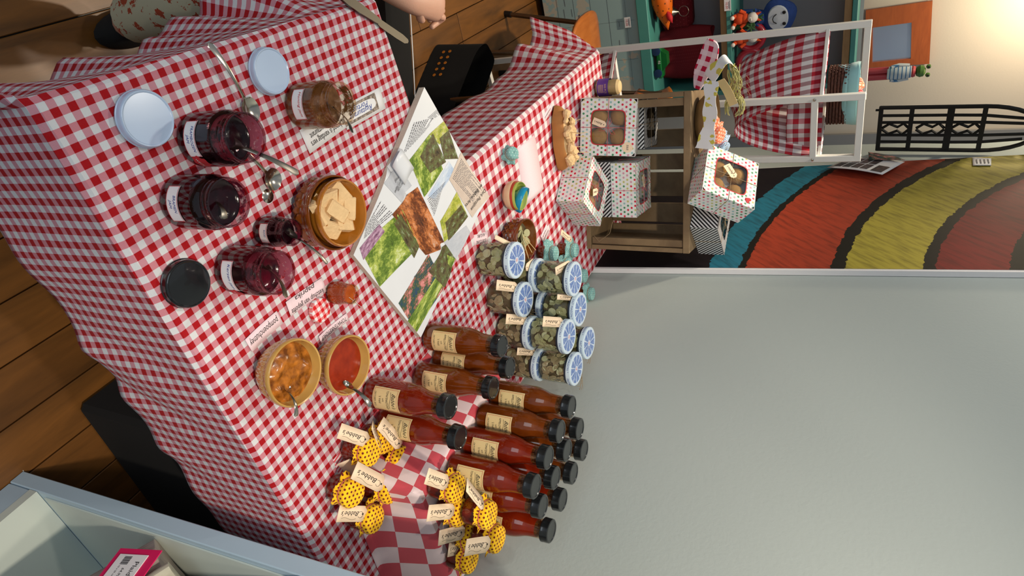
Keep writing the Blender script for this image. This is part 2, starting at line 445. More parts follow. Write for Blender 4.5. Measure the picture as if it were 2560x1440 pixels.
# ================================================================== the setting
# floor: single oak planks running away from the camera
fl = MB().box(5.2, 6.2, .03, c=(-.7, 1.9, -.031)).build('floor', 'black'); tag(fl, kind='structure')
pw = .118
pk = []
for L in (.9, 1.25, 1.6): pk.append(MB().box(pw-.003, L-.003, .018, bev=.0015))
pmesh = []
for i, q in enumerate(pk):
    o = q.build('plank', 'floor', fl); pmesh.append(o.data)
    COL.objects.unlink(o); bpy.data.objects.remove(o)
lens = (.9, 1.25, 1.6)
rr = random.Random(3)
for i in range(43):
    x = -3.20+i*pw; y = -1.2-rr.random()*.8
    while y < 3.9:
        j = rr.randrange(3); L = lens[j]
        if y+L > -1.1:
            o = bpy.data.objects.new('plank', pmesh[j]); COL.objects.link(o); o.parent = fl; o.location = (x, y+L/2, -.0095+rr.uniform(-.0004, .0004))
        y += L

# right wall (white, the poster hangs on it) and back wall (cream, lit by the lamp)
XW, YB = 1.245, 3.80
w = MB().box(.1, 4.29, 2.9, c=(XW+.05, .895, 1.45)).build('wall_right', 'wall'); tag(w, kind='structure')
w = MB().box(5.6, .1, 2.9, c=(-.45, YB+.05, 1.45)).build('wall_back', 'wall_back'); tag(w, kind='structure')
w = MB().box(.13, .02, 2.9, c=(1.555, YB-.01, 1.45)).build('trim_1', 'grey_trim'); tag(w, kind='structure')

w = MB().box(.1, 5.2, 2.9, c=(-3.3, 1.25, 1.45)).build('wall_left', 'wall_back'); tag(w, kind='structure')
# ================================================================== front table with its gingham cloth
def quad_table(name, label, q, ztop, th=.025):
    t = thing(name, label, 'table', (0, 0, 0))
    b = MB(); ins = []
    cx = sum(p[0] for p in q)/4; cy = sum(p[1] for p in q)/4
    poly = [(cx+(p[0]-cx)*.994, cy+(p[1]-cy)*.99) for p in q]
    b.prism(poly, th, z0=ztop-th); b.build('table_top', 'shelf_wood', t)
    for p in q:
        x, y = cx+(p[0]-cx)*.70, cy+(p[1]-cy)*.80
        MB().tube([(x, y, 0.0), (x, y, ztop-th)], .016, 10).build('leg', 'bronze', t, True)
    return t
ZT = .7395
Q1 = [(.098, .420), (1.222, .460), (1.222, 1.148), (.130, 1.078)]
Q2 = [(.540, 1.118), (1.222, 1.156), (1.222, 2.205), (.540, 2.205)]
quad_table('front_table', 'front table under the small-checked gingham cloth', Q1, ZT)
quad_table('rear_table', 'rear table under the large-checked gingham cloth behind the magazine', Q2, ZT)

def drape(name, mat, q, over, zt, parent=None, wave=None, nx=60, ny=44, hang=22, lim=None, zadd=.0008):
    """cloth laid on the quad q and hanging `over` = (left, right, front, back) beyond it"""
    A, B, C_, D = [V((p[0], p[1], 0)) for p in q]
    def samples(n, lo, hi):
        r = [(-lo*(hang-i)/hang, 0.0) for i in range(hang)] if lo > 0 else []
        r += [(0.0, i/n) for i in range(n+1)]
        r += [(hi*(i+1)/hang, 1.0) for i in range(hang)] if hi > 0 else []
        return r
    sx = samples(nx, over[0], over[1]); sy = samples(ny, over[2], over[3])
    R = .009
    vs = []; uv = []
    def normal(a, b, sign):
        d = (b-a).normalized(); return V((d.y, -d.x, 0))*sign
    nL = normal(D, A, 1)*1; nR = normal(B, C_, 1); nF = normal(A, B, 1); nB = normal(C_, D, 1)
    for dx, s in sx:
        for dy, t in sy:
            p = A*(1-s)*(1-t)+B*s*(1-t)+C_*s*t+D*(1-s)*t
            base = (p.x, p.y)
            ex = nL*(-dx) if dx < 0 else nR*dx
            ey = nF*(-dy) if dy < 0 else nB*dy
            e = ex+ey; L = max(abs(dx), abs(dy))
            m_ = min(abs(dx), abs(dy))
            u = (base[0]+(-abs(dx) if dx < 0 else abs(dx)), base[1]+(-abs(dy) if dy < 0 else abs(dy)))
            if L == 0:
                z = zt+.0006*math.sin(31*p.x+5*p.y)*math.sin(23*p.y-9*p.x)+zadd*1.5; pos = V((p.x, p.y, z))
                if wave: pos.z += wave('top', p, 0)
            else:
                o = e.normalized()
                if L < R*PI/2: a = L/R; out = R*math.sin(a); dz = R*(1-math.cos(a))
                else: out = R; dz = R+(L-R*PI/2)
                out += m_*.55; dz += m_*.25
                pos = V((p.x, p.y, zt+zadd-dz))+o*out
                if wave: pos += wave('x' if abs(dx) >= abs(dy) else 'y', p, (dx, dy, L, o, m_))
            vs.append(pos); uv.append(u)
    n2 = len(sy)
    fs = [(i*n2+j, (i+1)*n2+j, (i+1)*n2+j+1, i*n2+j+1) for i in range(len(sx)-1) for j in range(n2-1)]
    mb = MB(); mb.add(vs, fs, None, uvs=uv)
    o = mb.build(name, mat, parent, True); solidify(o, .0012, -1); return o

def wave1(side, p, a):
    if side == 'top':
        h = 0
        d = abs((p.x-.50)*.94-(p.y-.445)*.34)
        if p.y < .56 and p.x > .4: h += .0022*math.exp(-(((p.x-.515)*1.0+(p.y-.47)*1.2)/.012)**2)*max(0, 1-(p.y-.43)/.12)
        return h
    dx, dy, L, o, m_ = a
    k = max(0, L-.03)
    if side == 'y' and dy < 0:        # front drop
        w = k*(.014*math.sin(p.x*21+L*5)+.010*math.sin(p.x*47+1-L*9)+.05*math.exp(-((p.x-.60+L*.35)/.030)**2)-.04*math.exp(-((p.x-.72+L*.5)/.025)**2)+.03*math.exp(-((p.x-.86+L*.4)/.03)**2))
        return o*(w+.008*k)+V((0, 0, .006*k*math.sin(p.x*17)))
    if side == 'x' and dx < 0:        # left drop, pulled outwards further back
        f = max(0, min(1, (p.y-.80)/.12))
        w = k*(.06*math.sin(p.y*40+L*4)+.02*math.sin(p.y*83))+f*k*(.36+.12*math.sin(p.y*55))
        return o*w+V((0, 0, f*k*.10))
    if side == 'y' and dy > 0: return o*(k*.05*math.sin(p.x*30))
    return V((0, 0, 0))
c1 = drape('tablecloth', 'gingham', Q1, (.285, .008, .285, .015), ZT, wave=wave1, nx=90, ny=50)
tag(c1, 'red and white gingham tablecloth with small checks on the front table', 'tablecloth')

def wave2(side, p, a):
    if side == 'top':
        h = .0016*math.exp(-((p.y-1.855)/.006)**2)+.0008*math.sin(p.x*40+p.y*9)
        return h
    dx, dy, L, o, m_ = a; k = max(0, L-.02)
    if side == 'x' and dx < 0:
        f = max(0, min(1, (p.y-1.98)/.16))
        w = k*(.018*math.sin(p.y*19+L*6)+.012*math.sin(p.y*37)+.02)+f*k*(.30+.10*math.sin(p.y*40))
        return o*w+V((0, 0, k*.03*math.sin(p.y*11)+f*k*.12))
    return V((0, 0, 0))
c2 = drape('tablecloth', 'gingham_big', Q2, (.27, .012, .010, .10), ZT+.0012, wave=wave2, nx=40, ny=60)
tag(c2, 'red and white gingham tablecloth with larger checks on the rear table', 'tablecloth')

# damask tea towel: crumpled under the bottles and yellow-capped jars
RX0, RX1, RY0, RY1, RZT = .938, 1.228, .600, .968, ZT+.142
rs = thing('riser_box', 'box raising the sauce bottles, hidden under the draped tea towel', 'box', (0, 0, 0))
MB().box(RX1-RX0, RY1-RY0, .012, c=((RX0+RX1)/2, (RY0+RY1)/2, RZT-.007)).build('top_board', 'shelf_wood', rs)
for x in (RX0+.006, RX1-.006): MB().box(.012, RY1-RY0, RZT-.014-ZT-.003, c=(x, (RY0+RY1)/2, (RZT-.013+ZT+.003)/2)).build('side_board', 'shelf_wood', rs)
for y in (RY0+.006, RY1-.006): MB().box(RX1-RX0-.026, .011, RZT-.014-ZT-.003, c=((RX0+RX1)/2, y, (RZT-.013+ZT+.003)/2)).build('side_board', 'shelf_wood', rs)
def ss(t): t = max(0, min(1, t)); return t*t*(3-2*t)
def towel():
    c = [V((.838, .560, 0)), V((1.234, .535, 0)), V((1.234, 1.085, 0)), V((.848, .922, 0))]
    def hz(x, y):
        dl = max(0, RX0-x)/.045; df = max(0, RY0-y)/(.022+.05*max(0, x-.97)/.27); db = max(0, y-RY1)/.07
        return .142*ss(1-max(0, math.hypot(dl, math.hypot(df, db))))
    def fn(a, b):
        p = c[0]*(1-a)*(1-b)+c[1]*a*(1-b)+c[2]*a*b+c[3]*(1-a)*b
        z = hz(p.x, p.y)
        wr = .0016*(1+math.sin(p.x*23+p.y*9)*math.sin(p.y*19))+.0010*(1+math.sin(p.x*51-p.y*33))
        slope = 1 if .008 < z < .134 else .25
        fold = .006*(1+math.sin(p.y*70+p.x*25))*slope*(0 if z < .008 else 1)*.5
        out = 1+fold*2
        edgef = min(1, min(a, 1-a, b, 1-b)/.05)
        return (p.x-(fold*.9 if p.x < RX0 else 0), p.y-(fold*.5 if p.y < RY0 else 0), ZT+.0030+z+(wr*.7)*edgef)
    def uvf(a, b):
        p = fn(a, b); h = p[2]-ZT; return (p[0]*.985+p[1]*.17+(h if p[0] < RX0+.01 else .142), .52-b*.60-((.142-h) if p[1] < RY0+.012 and p[0] > RX0-.005 else 0))
    mb = MB().grid(fn, 150, 130, uvf=uvf)
    o = mb.build('tea_towel', 'towel', None, True); solidify(o, .0012, -1)
    return tag(o, 'red and white block-checked damask tea towel draped over a riser under the sauce bottles', 'tea towel')
towel()
ZTW = ZT+.011   # bottles press the towel flat around here

# ================================================================== shelf unit beside the camera
UX, UY = .857, .345
lean = frame((UX, UY, 0), (1, 0, 0), (0, 1, -.045))
su = thing('shelf_unit', 'pale blue painted shelf unit in the near corner with a folded blanket inside', 'shelf', M4=lean)
dp, st, wd = .30, .032, .95
MB().box(dp, st, 1.35, bev=.002, c=(dp/2, -st/2, .675)).build('side_panel', 'blue_paint', su)
MB().box(dp, st, 1.35, bev=.002, c=(dp/2, -wd+st/2, .675)).build('side_panel', 'blue_paint', su)
MB().box(.012, wd-2*st-.002, 1.33, c=(dp-.007, -wd/2, .675)).build('back_panel', 'blue_inner', su)
MB().box(dp-.015, wd-2*st-.002, .025, c=(dp/2-.006, -wd/2, .09)).build('bottom_board', 'blue_inner', su)
MB().box(.02, wd-2*st-.002, .10, bev=.002, c=(.012, -wd/2, .05)).build('plinth_rail', 'blue_paint', su)
MB().box(dp-.015, wd-2*st-.002, .024, bev=.001, c=(dp/2-.008, -wd/2, .845)).build('shelf_board', 'blue_paint', su)
MB().box(dp, wd, .03, bev=.002, c=(dp/2, -wd/2, 1.366)).build('top_board', 'blue_paint', su)
MB().box(.003, .001, .001).box(dp-.03, .003, .70, c=(dp/2, -st-.002, .47)).build('lining', 'blue_inner', su)
# folded blanket with its pink band and price label
bl = thing('folded_blanket', 'folded grey, cream and blue woollen blanket with a pink price label', 'blanket', M4=frame((.985, -.105, .222), (1, 0, 0), (0, .87, .49)))
def fold_slab(z0, z1, mat, y1=.53, seed=0, wv=.004, dy=0):
    def fn(a, b):
        t = a*2*PI; cx, hx = .0, .115; cz, hz = (z0+z1)/2, (z1-z0)/2
        x = cx+hx*math.copysign(abs(math.cos(t))**.35, math.cos(t)); z = cz+hz*math.copysign(abs(math.sin(t))**.5, math.sin(t))
        z += wv*math.sin(b*5+seed)+wv*.7*math.sin(b*11+x*25+seed*2)
        return (x, dy+(y1-dy)*b, z)
    mb = MB().grid(fn, 32, 18)
    for e, sg in ((0, -1), (1, 1)):
        cz = sum(fn(q/8, e)[2] for q in range(8))/8
        mb.grid(lambda a, b: tuple(V(fn(a, e))*(1-b)+V((0, (dy if e == 0 else y1)+sg*.012*math.sin(b*PI/2), cz))*b), 32, 4)
    return mb.build('fold', mat, bl, True)
M['wool_grey'] = wood('grey_ribbed_wool', (150, 140, 134), (186, 172, 162), (4, 3, 90), .95, 0, .6)
M['wool_cream'] = wood('cream_wool', (160, 158, 140), (200, 196, 178), (6, 4, 60), .95, 0, .5)
M['wool_blue'] = wood('blue_wool', (40, 84, 104), (86, 130, 146), (6, 4, 60), .95, 0, .5)
fold_slab(0, .088, 'wool_grey', .50, 0, .003); fold_slab(.092, .118, 'wool_cream', .515, 1, .005); fold_slab(.121, .146, 'wool_cream', .50, 2, .005)
fold_slab(.149, .172, 'wool_cream', .47, 3, .005); fold_slab(.176, .235, 'wool_blue', .50, 4, .004)
Fm = frame((-.128, .44, .085), (0, -.72, .70), (0, .70, .72))
MB().box(.118, .092, .002, Fm).build('price_band', 'pink_band', bl)
b = MB().box(.094, .062, .0012, Fm, c=(0, -.004, .0018))
b.build('price_sticker', 'paper', bl)
b = MB().text('Plaid Nepal', .013, Fm @ T((0, .014, .0027)), width=.066)
b.text('64,95', .008, Fm @ T((-.012, -.006, .0027)), shear=.2).text('10 x 20 cm', .005, Fm @ T((-.014, -.018, .0027)))
for i in range(10): b.box(.0012+.0007*(i % 3), .022, .0002, Fm, c=(.016+i*.0027, -.016, .0027))
for i in range(7): b.box(.0010+.0006*(i % 2), .016, .0002, Fm, c=(-.042+i*.0024, -.012, .0027))
b.build('printed_text', 'ink', bl)

th_ = thing('folded_throw', 'dark striped throw folded on the bottom board under the grey and cream blanket', 'blanket', (.995, -.22, .104))
M['wool_dark'] = wood('dark_striped_wool', (40, 38, 44), (110, 84, 70), (4, 40, 4), .95, 0, .5)
for i in range(3):
    MB().box(.23, .40, .034, bev=.014, c=(0, .0, .018+.035*i)).build('fold', 'wool_dark', th_, True)
bcs = thing('shade_block', 'black block added under the front table to stand in for the shadow there', 'shade block', (1.02, .73, 0))  # added black block: its colour stands in for the shade under the table
MB().box(.43, .46, .48, bev=.012, c=(0, 0, .245)).build('shade_block_body', 'black_cloth', bcs, True)
MB().tube([(-.06, -.215, .40), (-.04, -.235, .40), (.04, -.235, .40), (.06, -.215, .40)], .008, 8).build('handle', 'black', bcs, True)  # made-up handle on the added shade block
# ================================================================== jars of jam
ZC = ZT+.0022
def wrap(r, a0, z0):
    """maps label coordinates (x to the right, y up) onto a cylinder of radius r; a0 = facing angle"""
    return lambda x, y: (r*math.cos(a0+x/r), r*math.sin(a0+x/r), z0+y)
def curved_card(mb, r, a0, z0, w, h, n=10, k=0, cut=0):
    f = wrap(r, a0, z0)
    mb.grid(lambda a, b: f((a-.5)*w, (b-.5)*h), n, 2, k=k)
    return mb
def jar_profile(r, h, neck=.86, nh=.016):
    return [(r*.80, .0), (r*.93, .0015), (r*.985, .006), (r, .012), (r, h-nh-.016), (r*.99, h-nh-.010), (r*(neck+.04), h-nh-.003), (r*neck, h-nh), (r*neck, h-nh+.003),
            (r*(neck+.035), h-nh+.005), (r*neck, h-nh+.008), (r*neck, h-.004), (r*(neck+.03), h-.002), (r*(neck+.015), h), (r*(neck-.03), h), (r*(neck-.045), h-.003)]
def jam_jar(label, x, y, r, h, jam, level, smear, text=None, sticker=False, az=-95, gl='glass_pink', lw=1.35, txt2=None, tilt=None):
    t = thing('jam_jar', label, 'jar', (x, y, ZC))
    MB().lathe(jar_profile(r, h), 48, cap=False, cap0=True).build('jar_glass', gl, t, True)
    ri = r*.985; L = level*h
    top = [(ri*.8, .003), (ri*.97, .006), (ri, .013)]
    zt_ = min(L, h-.034); top += [(ri, zt_)]
    if L > h-.034: top += [(ri*.86, min(L, h-.018)), (ri*.83, L)]
    rl = top[-1][0]
    top += [(rl*.9, L-.0025), (rl*.5, L-.004), (rl*.2, L-.0035), (.0001, L-.003)]
    MB().lathe(top, 40, cap=False, cap0=True).build('jam', jam, t, True)
    pr = [(ri*1.0, max(L, .02)), (ri*1.0, h-.034), (ri*.86, h-.020), (ri*.845, h-.004)] if L < h-.034 else [(ri*.85, L), (ri*.845, h-.003)]
    MB().lathe(pr, 40, cap=False).build('jam_film', smear, t, True)
    a0 = math.radians(az)
    if text:
        w = r*lw; z0 = .032 if h > .08 else .026; hh = .024 if h > .08 else .017
        cl = curved_card(MB(), r+.0006, a0, z0, w, hh); o = cl.build('label', 'paper', t, True)
        b = MB(); f = wrap(r+.0011, a0, z0)
        for sx_, sy_, ww, h2 in ((0, hh/2-.0008, w, .0008), (0, -hh/2+.0008, w, .0008), (-w/2+.0005, 0, .0008, hh), (w/2-.0005, 0, .0008, hh)):
            b.grid(lambda a, c, sx_=sx_, sy_=sy_, ww=ww, h2=h2: f(sx_+(a-.5)*ww, sy_+(c-.5)*h2), 8, 1)
        b.build('label_border', 'red_ink', o)
        b = MB(); lines = text.split('|')
        for i, s_ in enumerate(lines):
            yy = hh*.20-i*hh*.34
            b.text(s_, hh*.30, None, .25, fn=lambda px, py, yy=yy: wrap(r+.0011, a0, z0)(px, py+yy), width=min(w*.84, len(s_)*hh*.17))
        b.build('handwriting', 'blue_ink' if 'Honing' not in text else 'red_ink', o)
    if sticker:
        a1 = a0+.93; b = MB(); f = wrap(r+.0012, a1, .031); n = 30; pts = []
        for i in range(n):
            q = 2*PI*i/n; k_ = 1+.10*math.sin(q*7)+(.25 if math.sin(q) > .75 else 0)*.6; pts.append((.0125*k_*math.cos(q), .0125*k_*math.sin(q)))
        b.add([f(*p) for p in pts]+[f(0, 0)], [(i, (i+1) % n, n) for i in range(n)])
        so = b.build('berry_sticker', 'red_ink', t)
        tag(so, 'red strawberry-shaped sticker reading WECK')
        b = MB(); b.text('WECK', .0058, None, fn=lambda px, py: wrap(r+.0016, a1, .028)(px, py), width=.017); b.build('sticker_text', 'paper', so)
    return t
def D(a): return math.radians(a)
jam_jar('large jam jar labelled frambozen jam with a spoon standing in it, beside the white lids', .212, .596, .039, .098, 'jam_dark', .68, 'smear_pink', 'FRAMBOZEN|JAM', True, -112)
jam_jar('large full jar of near-black jam between the raspberry jar and the black lid', .277, .528, .0385, .098, 'jam_dark', .80, 'smear_dark', 'BRAMEN|JAM', False, -112)
jam_jar('large jar of red jam with a berry sticker beside the black lid', .404, .552, .0375, .098, 'jam_red', .66, 'smear_pink', 'Kersen jam', True, -105)
jam_jar('large jar of brown rhubarb jam standing on the printed restaurant sheet', .236, .803, .0385, .093, 'jam_apricot', .60, 'smear_brown', 'Honing jam', False, -112, gl='glass_amber')
jam_jar('small jar of dark red jam with a thin spoon beside the bread bowl', .382, .632, .0245, .064, 'jam_dark', .72, 'smear_dark', 'ROOD', False, -112)
jam_jar('tiny open jar of orange jelly beside the gingham lid', .556, .714, .0215, .047, 'jam_orange', .84, 'smear_brown', None, gl='glass_amber')

def lid(name, label, x, y, r, mat, h=.013, dome=0, mats=None, z=None):
    t = thing(name, label, 'lid', (x, y, z if z is not None else ZC))
    pr = [(r*.985, 0), (r*1.0, .001), (r*1.0, .0025), (r*.975, .0035), (r*.975, h-.004), (r*.965, h-.0015), (r*.93, h), (r*.90, h), (r*.86, h-.0012), (r*.5, h-.001+dome), (.0002, h-.001+dome*1.2)]
    MB().lathe(pr, 56, cap=False, cap0=True, wob=lambda a, z_: 1+(.004*math.sin(a*60) if .003 < z_ < h-.003 else 0)).build('lid_shell', mat, t, True)
    return t
lid('jar_lid', 'large white enamel jar lid nearest the corner of the front table', .157, .531, .0385, 'white_lid')
lid('jar_lid', 'white enamel jar lid beside the brown rhubarb jam jar', .165, .762, .037, 'white_lid')
lid('jar_lid', 'glossy black jar lid beside the jar of red jam', .378, .470, .036, 'black_lid', .014)
lid('jar_lid', 'small red and white checked lid beside the tiny orange jelly jar', .564, .668, .0235, 'gingham_lid', .008, .0015)

# ---- spoons and knife
def spoon_mesh(L=.15, bw=.030, hw=.008, mat='steel', name='spoon'):
    """spoon along +X: bowl at the origin end; stations along the length"""
    def width(s):
        if s < .30: q = s/.30; return bw/2*math.sqrt(max(0, 1-((q-.52)/.52)**2)) if q <= 1.04 else hw*.3
        q = (s-.30)/.70; return hw*.28+hw*.30*q**1.5 if q < .95 else hw*.58*math.sqrt(max(.02, 1-((q-.95)/.05)**2))
    def z(s, c):
        if s < .32:
            q = s/.32; dish = -.0065*math.sin(PI*min(1, max(0, q)))*(1-c*c); return dish+.004+.004*q
        q = (s-.32)/.68; return .008+.010*math.sin(q*PI*.75)-.006*q
    mb = MB(); n = 40; K = 8; vs = []
    for side in (1, -1):
        for i in range(n+1):
            s_ = i/n; w_ = max(.0006, width(s_))
            if s_ > .26 and s_ < .34: w_ = max(w_, hw*.32)
            for j in range(K+1):
                c = (j/K-.5)*2; vs.append((s_*L, c*w_, z(s_, c)+(.0007 if side > 0 else -.0006)*(1-abs(c)**3*.6)))
    R = K+1; o2 = (n+1)*R; fs = []
    for i in range(n):
        for j in range(K):
            fs.append((i*R+j, (i+1)*R+j, (i+1)*R+j+1, i*R+j+1)); fs.append((o2+i*R+j, o2+i*R+j+1, o2+(i+1)*R+j+1, o2+(i+1)*R+j))
        for j in (0, K):
            f = (i*R+j, (i+1)*R+j, o2+(i+1)*R+j, o2+i*R+j); fs.append(f if j else f[::-1])
    for i in (0, n):
        for j in range(K): fs.append((i*R+j, i*R+j+1, o2+i*R+j+1, o2+i*R+j))
    mb.add(vs, fs); return mb
def spoon(label, a, b, L=None, mat='steel', bw=.03, flip=False, name='spoon', hw=.009):
    """bowl tip at a, handle end at b"""
    a, b = V(a), V(b); L = (b-a).length
    side = V((0, 0, 1)).cross(b-a)
    if side.length < 1e-4: side = V((0, 1, 0))
    t = thing(name, label, 'spoon', M4=frame(a, b-a, side*(-1 if flip else 1)))
    o = spoon_mesh(L, bw, hw).build('spoon_body', mat, t, True)
    return t
spoon('silver spoon lying alone between the two white lids', (.224, .703, ZC+.0005), (.096, .668, ZC+.0035), bw=.033)
spoon('upper silver spoon of the crossed pair with its bowl facing up', (.330, .690, ZC+.006), (.225, .632, ZC+.003), bw=.035)
spoon('lower silver spoon of the crossed pair near the small dark jar', (.352, .672, ZC+.0005), (.245, .646, ZC+.003), bw=.035, flip=True)
spoon('spoon standing in the raspberry jam jar', (.207, .590, ZC+.045), (.290, .640, ZC+.115), bw=.018, mat='dark_steel')
spoon('spoon sunk in the full jar of near-black jam', (.268, .530, ZC+.058), (.300, .512, ZC+.083), bw=.012, mat='dark_steel')
spoon('dark spoon leaning out of the jar of red jam', (.395, .565, ZC+.05), (.432, .520, ZC+.120), bw=.018, mat='dark_steel')
spoon('spoon leaning out of the brown rhubarb jam jar', (.240, .818, ZC+.045), (.280, .770, ZC+.112), bw=.020, mat='steel')
spoon('thin spoon leaning out of the small dark red jam jar', (.380, .640, ZC+.035), (.455, .652, ZC+.082), bw=.012, mat='dark_steel', hw=.006)
tp = thing('toothpick', 'thin dark skewer leaning in the tiny orange jelly jar', 'skewer', (0, 0, 0)); MB().tube([(.554, .712, ZC+.030), (.612, .728, ZC+.060)], .0006, 5).build('stick', 'dark_steel', tp)

kn = thing('table_knife', 'steel table knife lying across the left rear edge of the front table', 'knife', M4=frame(P(850, -12, ZC+.004), P(1020, 104, ZC+.004)-P(850, -12, ZC+.004), V((-1, 0, 0))))
KL = (P(1020, 104)-P(850, -12)).length
hp = [(0, -.006), (.02, -.0085), (.05, -.009), (KL*.50, -.0065), (KL*.52, -.006), (KL*.52, .006), (KL*.50, .0065), (.05, .009), (.02, .0085), (0, .006)]
MB().prism(hp, .006, z0=-.003).build('handle', 'knife_steel', kn)
bp = [(KL*.52, -.0062), (KL*.56, -.0085), (KL*.80, -.0095), (KL*.94, -.0085), (KL*.99, -.004), (KL, .001), (KL*.985, .004), (KL*.90, .0065), (KL*.60, .0062), (KL*.52, .0062)]
MB().prism(bp, .0018, z0=-.0009).build('blade', 'knife_steel', kn)

# ---- bowls
def bowl(name, label, x, y, r, h, mat, ribs=0, z=None, foot=.55, inner=None, hex_=False, thick=.004, M4=None, bulge=.9):
    t = thing(name, label, 'bowl', (x, y, z if z is not None else ZC)) if M4 is None else thing(name, label, 'bowl', M4=M4)
    out = [(r*foot*.85, 0), (r*foot, .001), (r*(foot+.06), .004)]
    for i in range(1, 11):
        q = i/10; out.append((r*(foot+.06+(1-foot-.06)*math.sin(q*PI/2)**bulge)*.985, .004+(h-.016)*q))
    out += [(r*1.0, h-.011), (r*1.01, h-.006), (r*1.0, h-.001), (r*.985, h), (r-thick*.8, h-.001), (r-thick, h-.005)]
    for i in range(9, -1, -1):
        q = i/10; out.append((max(.0005, (r-thick*1.2)*(foot*.6+(1-foot*.6)*math.sin(q*PI/2)**.9)), .008+(h-.014)*q))
    out.append((.0002, .007))
    def wob(a, z_): return 1
    mb = MB(); n = 96 if ribs else 56
    if ribs:
        k = len(out)
        mb.lathe(out, ribs*4, cap=False, cap0=True, wob=None)
        o = mb.build('bowl_body', mat, t, True)
        R4 = ribs*4
        for i, v in enumerate(o.data.vertices):
            ring = i//R4; j = i % R4
            if 3 <= ring <= 12:
                s_ = (1.0, .982, .955, .982)[j % 4] if 1 else 1
                v.co.x *= s_; v.co.y *= s_
    else:
        o = mb.lathe(out, 64, cap=False, cap0=True).build('bowl_body', mat, t, True)
        if hex_:
            b = MB()
            for row in range(4):
                zz = .012+row*(h-.03)/3.6; rr_ = r*(foot+.06+(1-foot-.06)*math.sin(min(1, (zz-.004)/(h-.016))*PI/2)**bulge)*.985
                for c in range(15):
                    a = 2*PI*(c+.5*(row % 2))/15
                    m = Matrix.Translation((rr_*math.cos(a), rr_*math.sin(a), zz)) @ RZ(math.degrees(a)) @ RY(70)
                    b.lathe([(.0092, -.0012), (.0088, .0010), (.0060, .0018), (.0002, .0014)], 6, m, cap=False)
            b.build('honeycomb_relief', mat, t, True)
    return t
def contents(t, name, r, z, mat, amp=.0015, lump=0, seed=0, n=30):
    rnd = random.Random(seed); bumps = [(rnd.uniform(-r, r)*.8, rnd.uniform(-r, r)*.8, rnd.uniform(.006, .014), rnd.uniform(.3, 1)) for _ in range(lump)]
    def fn(a, b):
        q = b*r; x, y = q*math.cos(a*2*PI), q*math.sin(a*2*PI)
        h = sum(k*amp*4*math.exp(-((x-bx)**2+(y-by)**2)/(s_*s_)) for bx, by, s_, k in bumps)*(1-b**4)
        return (x, y, z+h-.003*(b**2)*0+amp*math.sin(x*120+seed)*math.sin(y*110)*(1-b))
    return MB().grid(fn, 56, n).build(name, mat, t, True)
cb = bowl('ribbed_bowl', 'mustard ribbed bowl filled with chunky chutney nearest the front edge', .587, .531, .0565, .060, 'mustard', 40)
contents(cb, 'chutney', .0515, .043, 'chutney', .0012, 40, 3)
kb = bowl('ribbed_bowl', 'mustard ribbed bowl filled with orange ketchup beside the sauce bottles', .659, .638, .0550, .058, 'mustard', 38)
contents(kb, 'ketchup', .0500, .041, 'ketchup', .0002, 0, 5)
spoon('silver spoon sunk in the chutney bowl', (.600, .515, ZC+.040), (.640, .482, ZC+.068), bw=.014, hw=.008)
spoon('silver spoon leaning on the rim of the ketchup bowl', (.688, .622, ZC+.041), (.738, .616, ZC+.086), bw=.012, hw=.010)
bb = bowl('stoneware_bowl', 'lower honeycomb stoneware bowl of the nested pair by the magazine', .405, .742, .0645, .055, 'ceramic_dark', hex_=True)
bt = bowl('stoneware_bowl', 'upper stoneware bowl of the nested pair, holding cubes of bread', .404, .741, .0575, .060, 'ceramic', z=ZC+.0135, foot=.5)
cubes = [(-.020, .018, .052, 20, 25), (.004, .022, .056, -30, 30), (.020, .004, .055, 60, -20), (-.004, -.004, .060, 35, 12), (-.026, -.008, .055, 80, 20), (-.016, -.026, .053, 10, -25), (.014, -.022, .052, 50, 25), (.002, .004, .046, 0, 10)]
blab = ['lying against the far rim', 'standing on edge near the far rim', 'at the right side of the pile', 'on top of the pile', 'at the left side of the pile', 'near the front rim at left', 'near the front rim at right', 'at the bottom of the pile']
rb = random.Random(5)
for (dx, dy, dz, az, tl), s_ in zip(cubes, blab):
    m = Matrix.Translation((.404+dx*1.25, .741+dy*1.25, ZC+dz+.002)) @ RZ(az) @ RX(tl)
    t = thing('bread_cube', 'cube of pale bread in the stoneware bowl, '+s_, 'bread', M4=m, group='bread cubes in the stoneware bowl')
    b = MB()
    def fc(x, y, z): return (x+rb.uniform(-.0015, .0015), y+rb.uniform(-.0015, .0015), z+rb.uniform(-.0012, .0012))
    sx_, sy_, sz_ = .043+rb.uniform(-.005, .005), .027+rb.uniform(-.003, .004), .014
    b.box(sx_, sy_, sz_, bev=.002); b.v = [fc(*p) for p in b.v]; b.build('crumb', 'bread', t)
    b = MB().box(.0012, sy_*.9, sz_*.8, c=(sx_/2+.0003, 0, 0), bev=.0003); b.build('crust', 'crust', t)

# four nested melamine bowls, the blue one tipped
nb = [((214, 184, 146), 'cream', 0), ((176, 62, 42), 'terracotta red', 1), ((176, 186, 90), 'lime green', 2)]
for c, nm, i in nb:
    M['mel_'+nm] = plain(nm.replace(' ', '_')+'_melamine', c, .3, var=.03, coat=.2)
    bowl('small_bowl', 'small %s melamine bowl in the nested stack, %s' % (nm, ('outermost', 'second from outside', 'third from outside')[i]), .684+.001*i, 1.378, .0395-.0008*i, .036, 'mel_'+nm, z=ZC+.0008+i*.0072, thick=.002, foot=.45)
M['mel_blue'] = plain('blue_melamine', (28, 140, 184), .25, var=.03, coat=.3)
bowl('small_bowl', 'small blue melamine bowl tipped on top of the nested stack', 0, 0, .0355, .030, 'mel_blue', thick=.002, foot=.45, M4=Matrix.Translation((.690, 1.381, ZC+.0275)) @ RY(24) @ RX(-6))

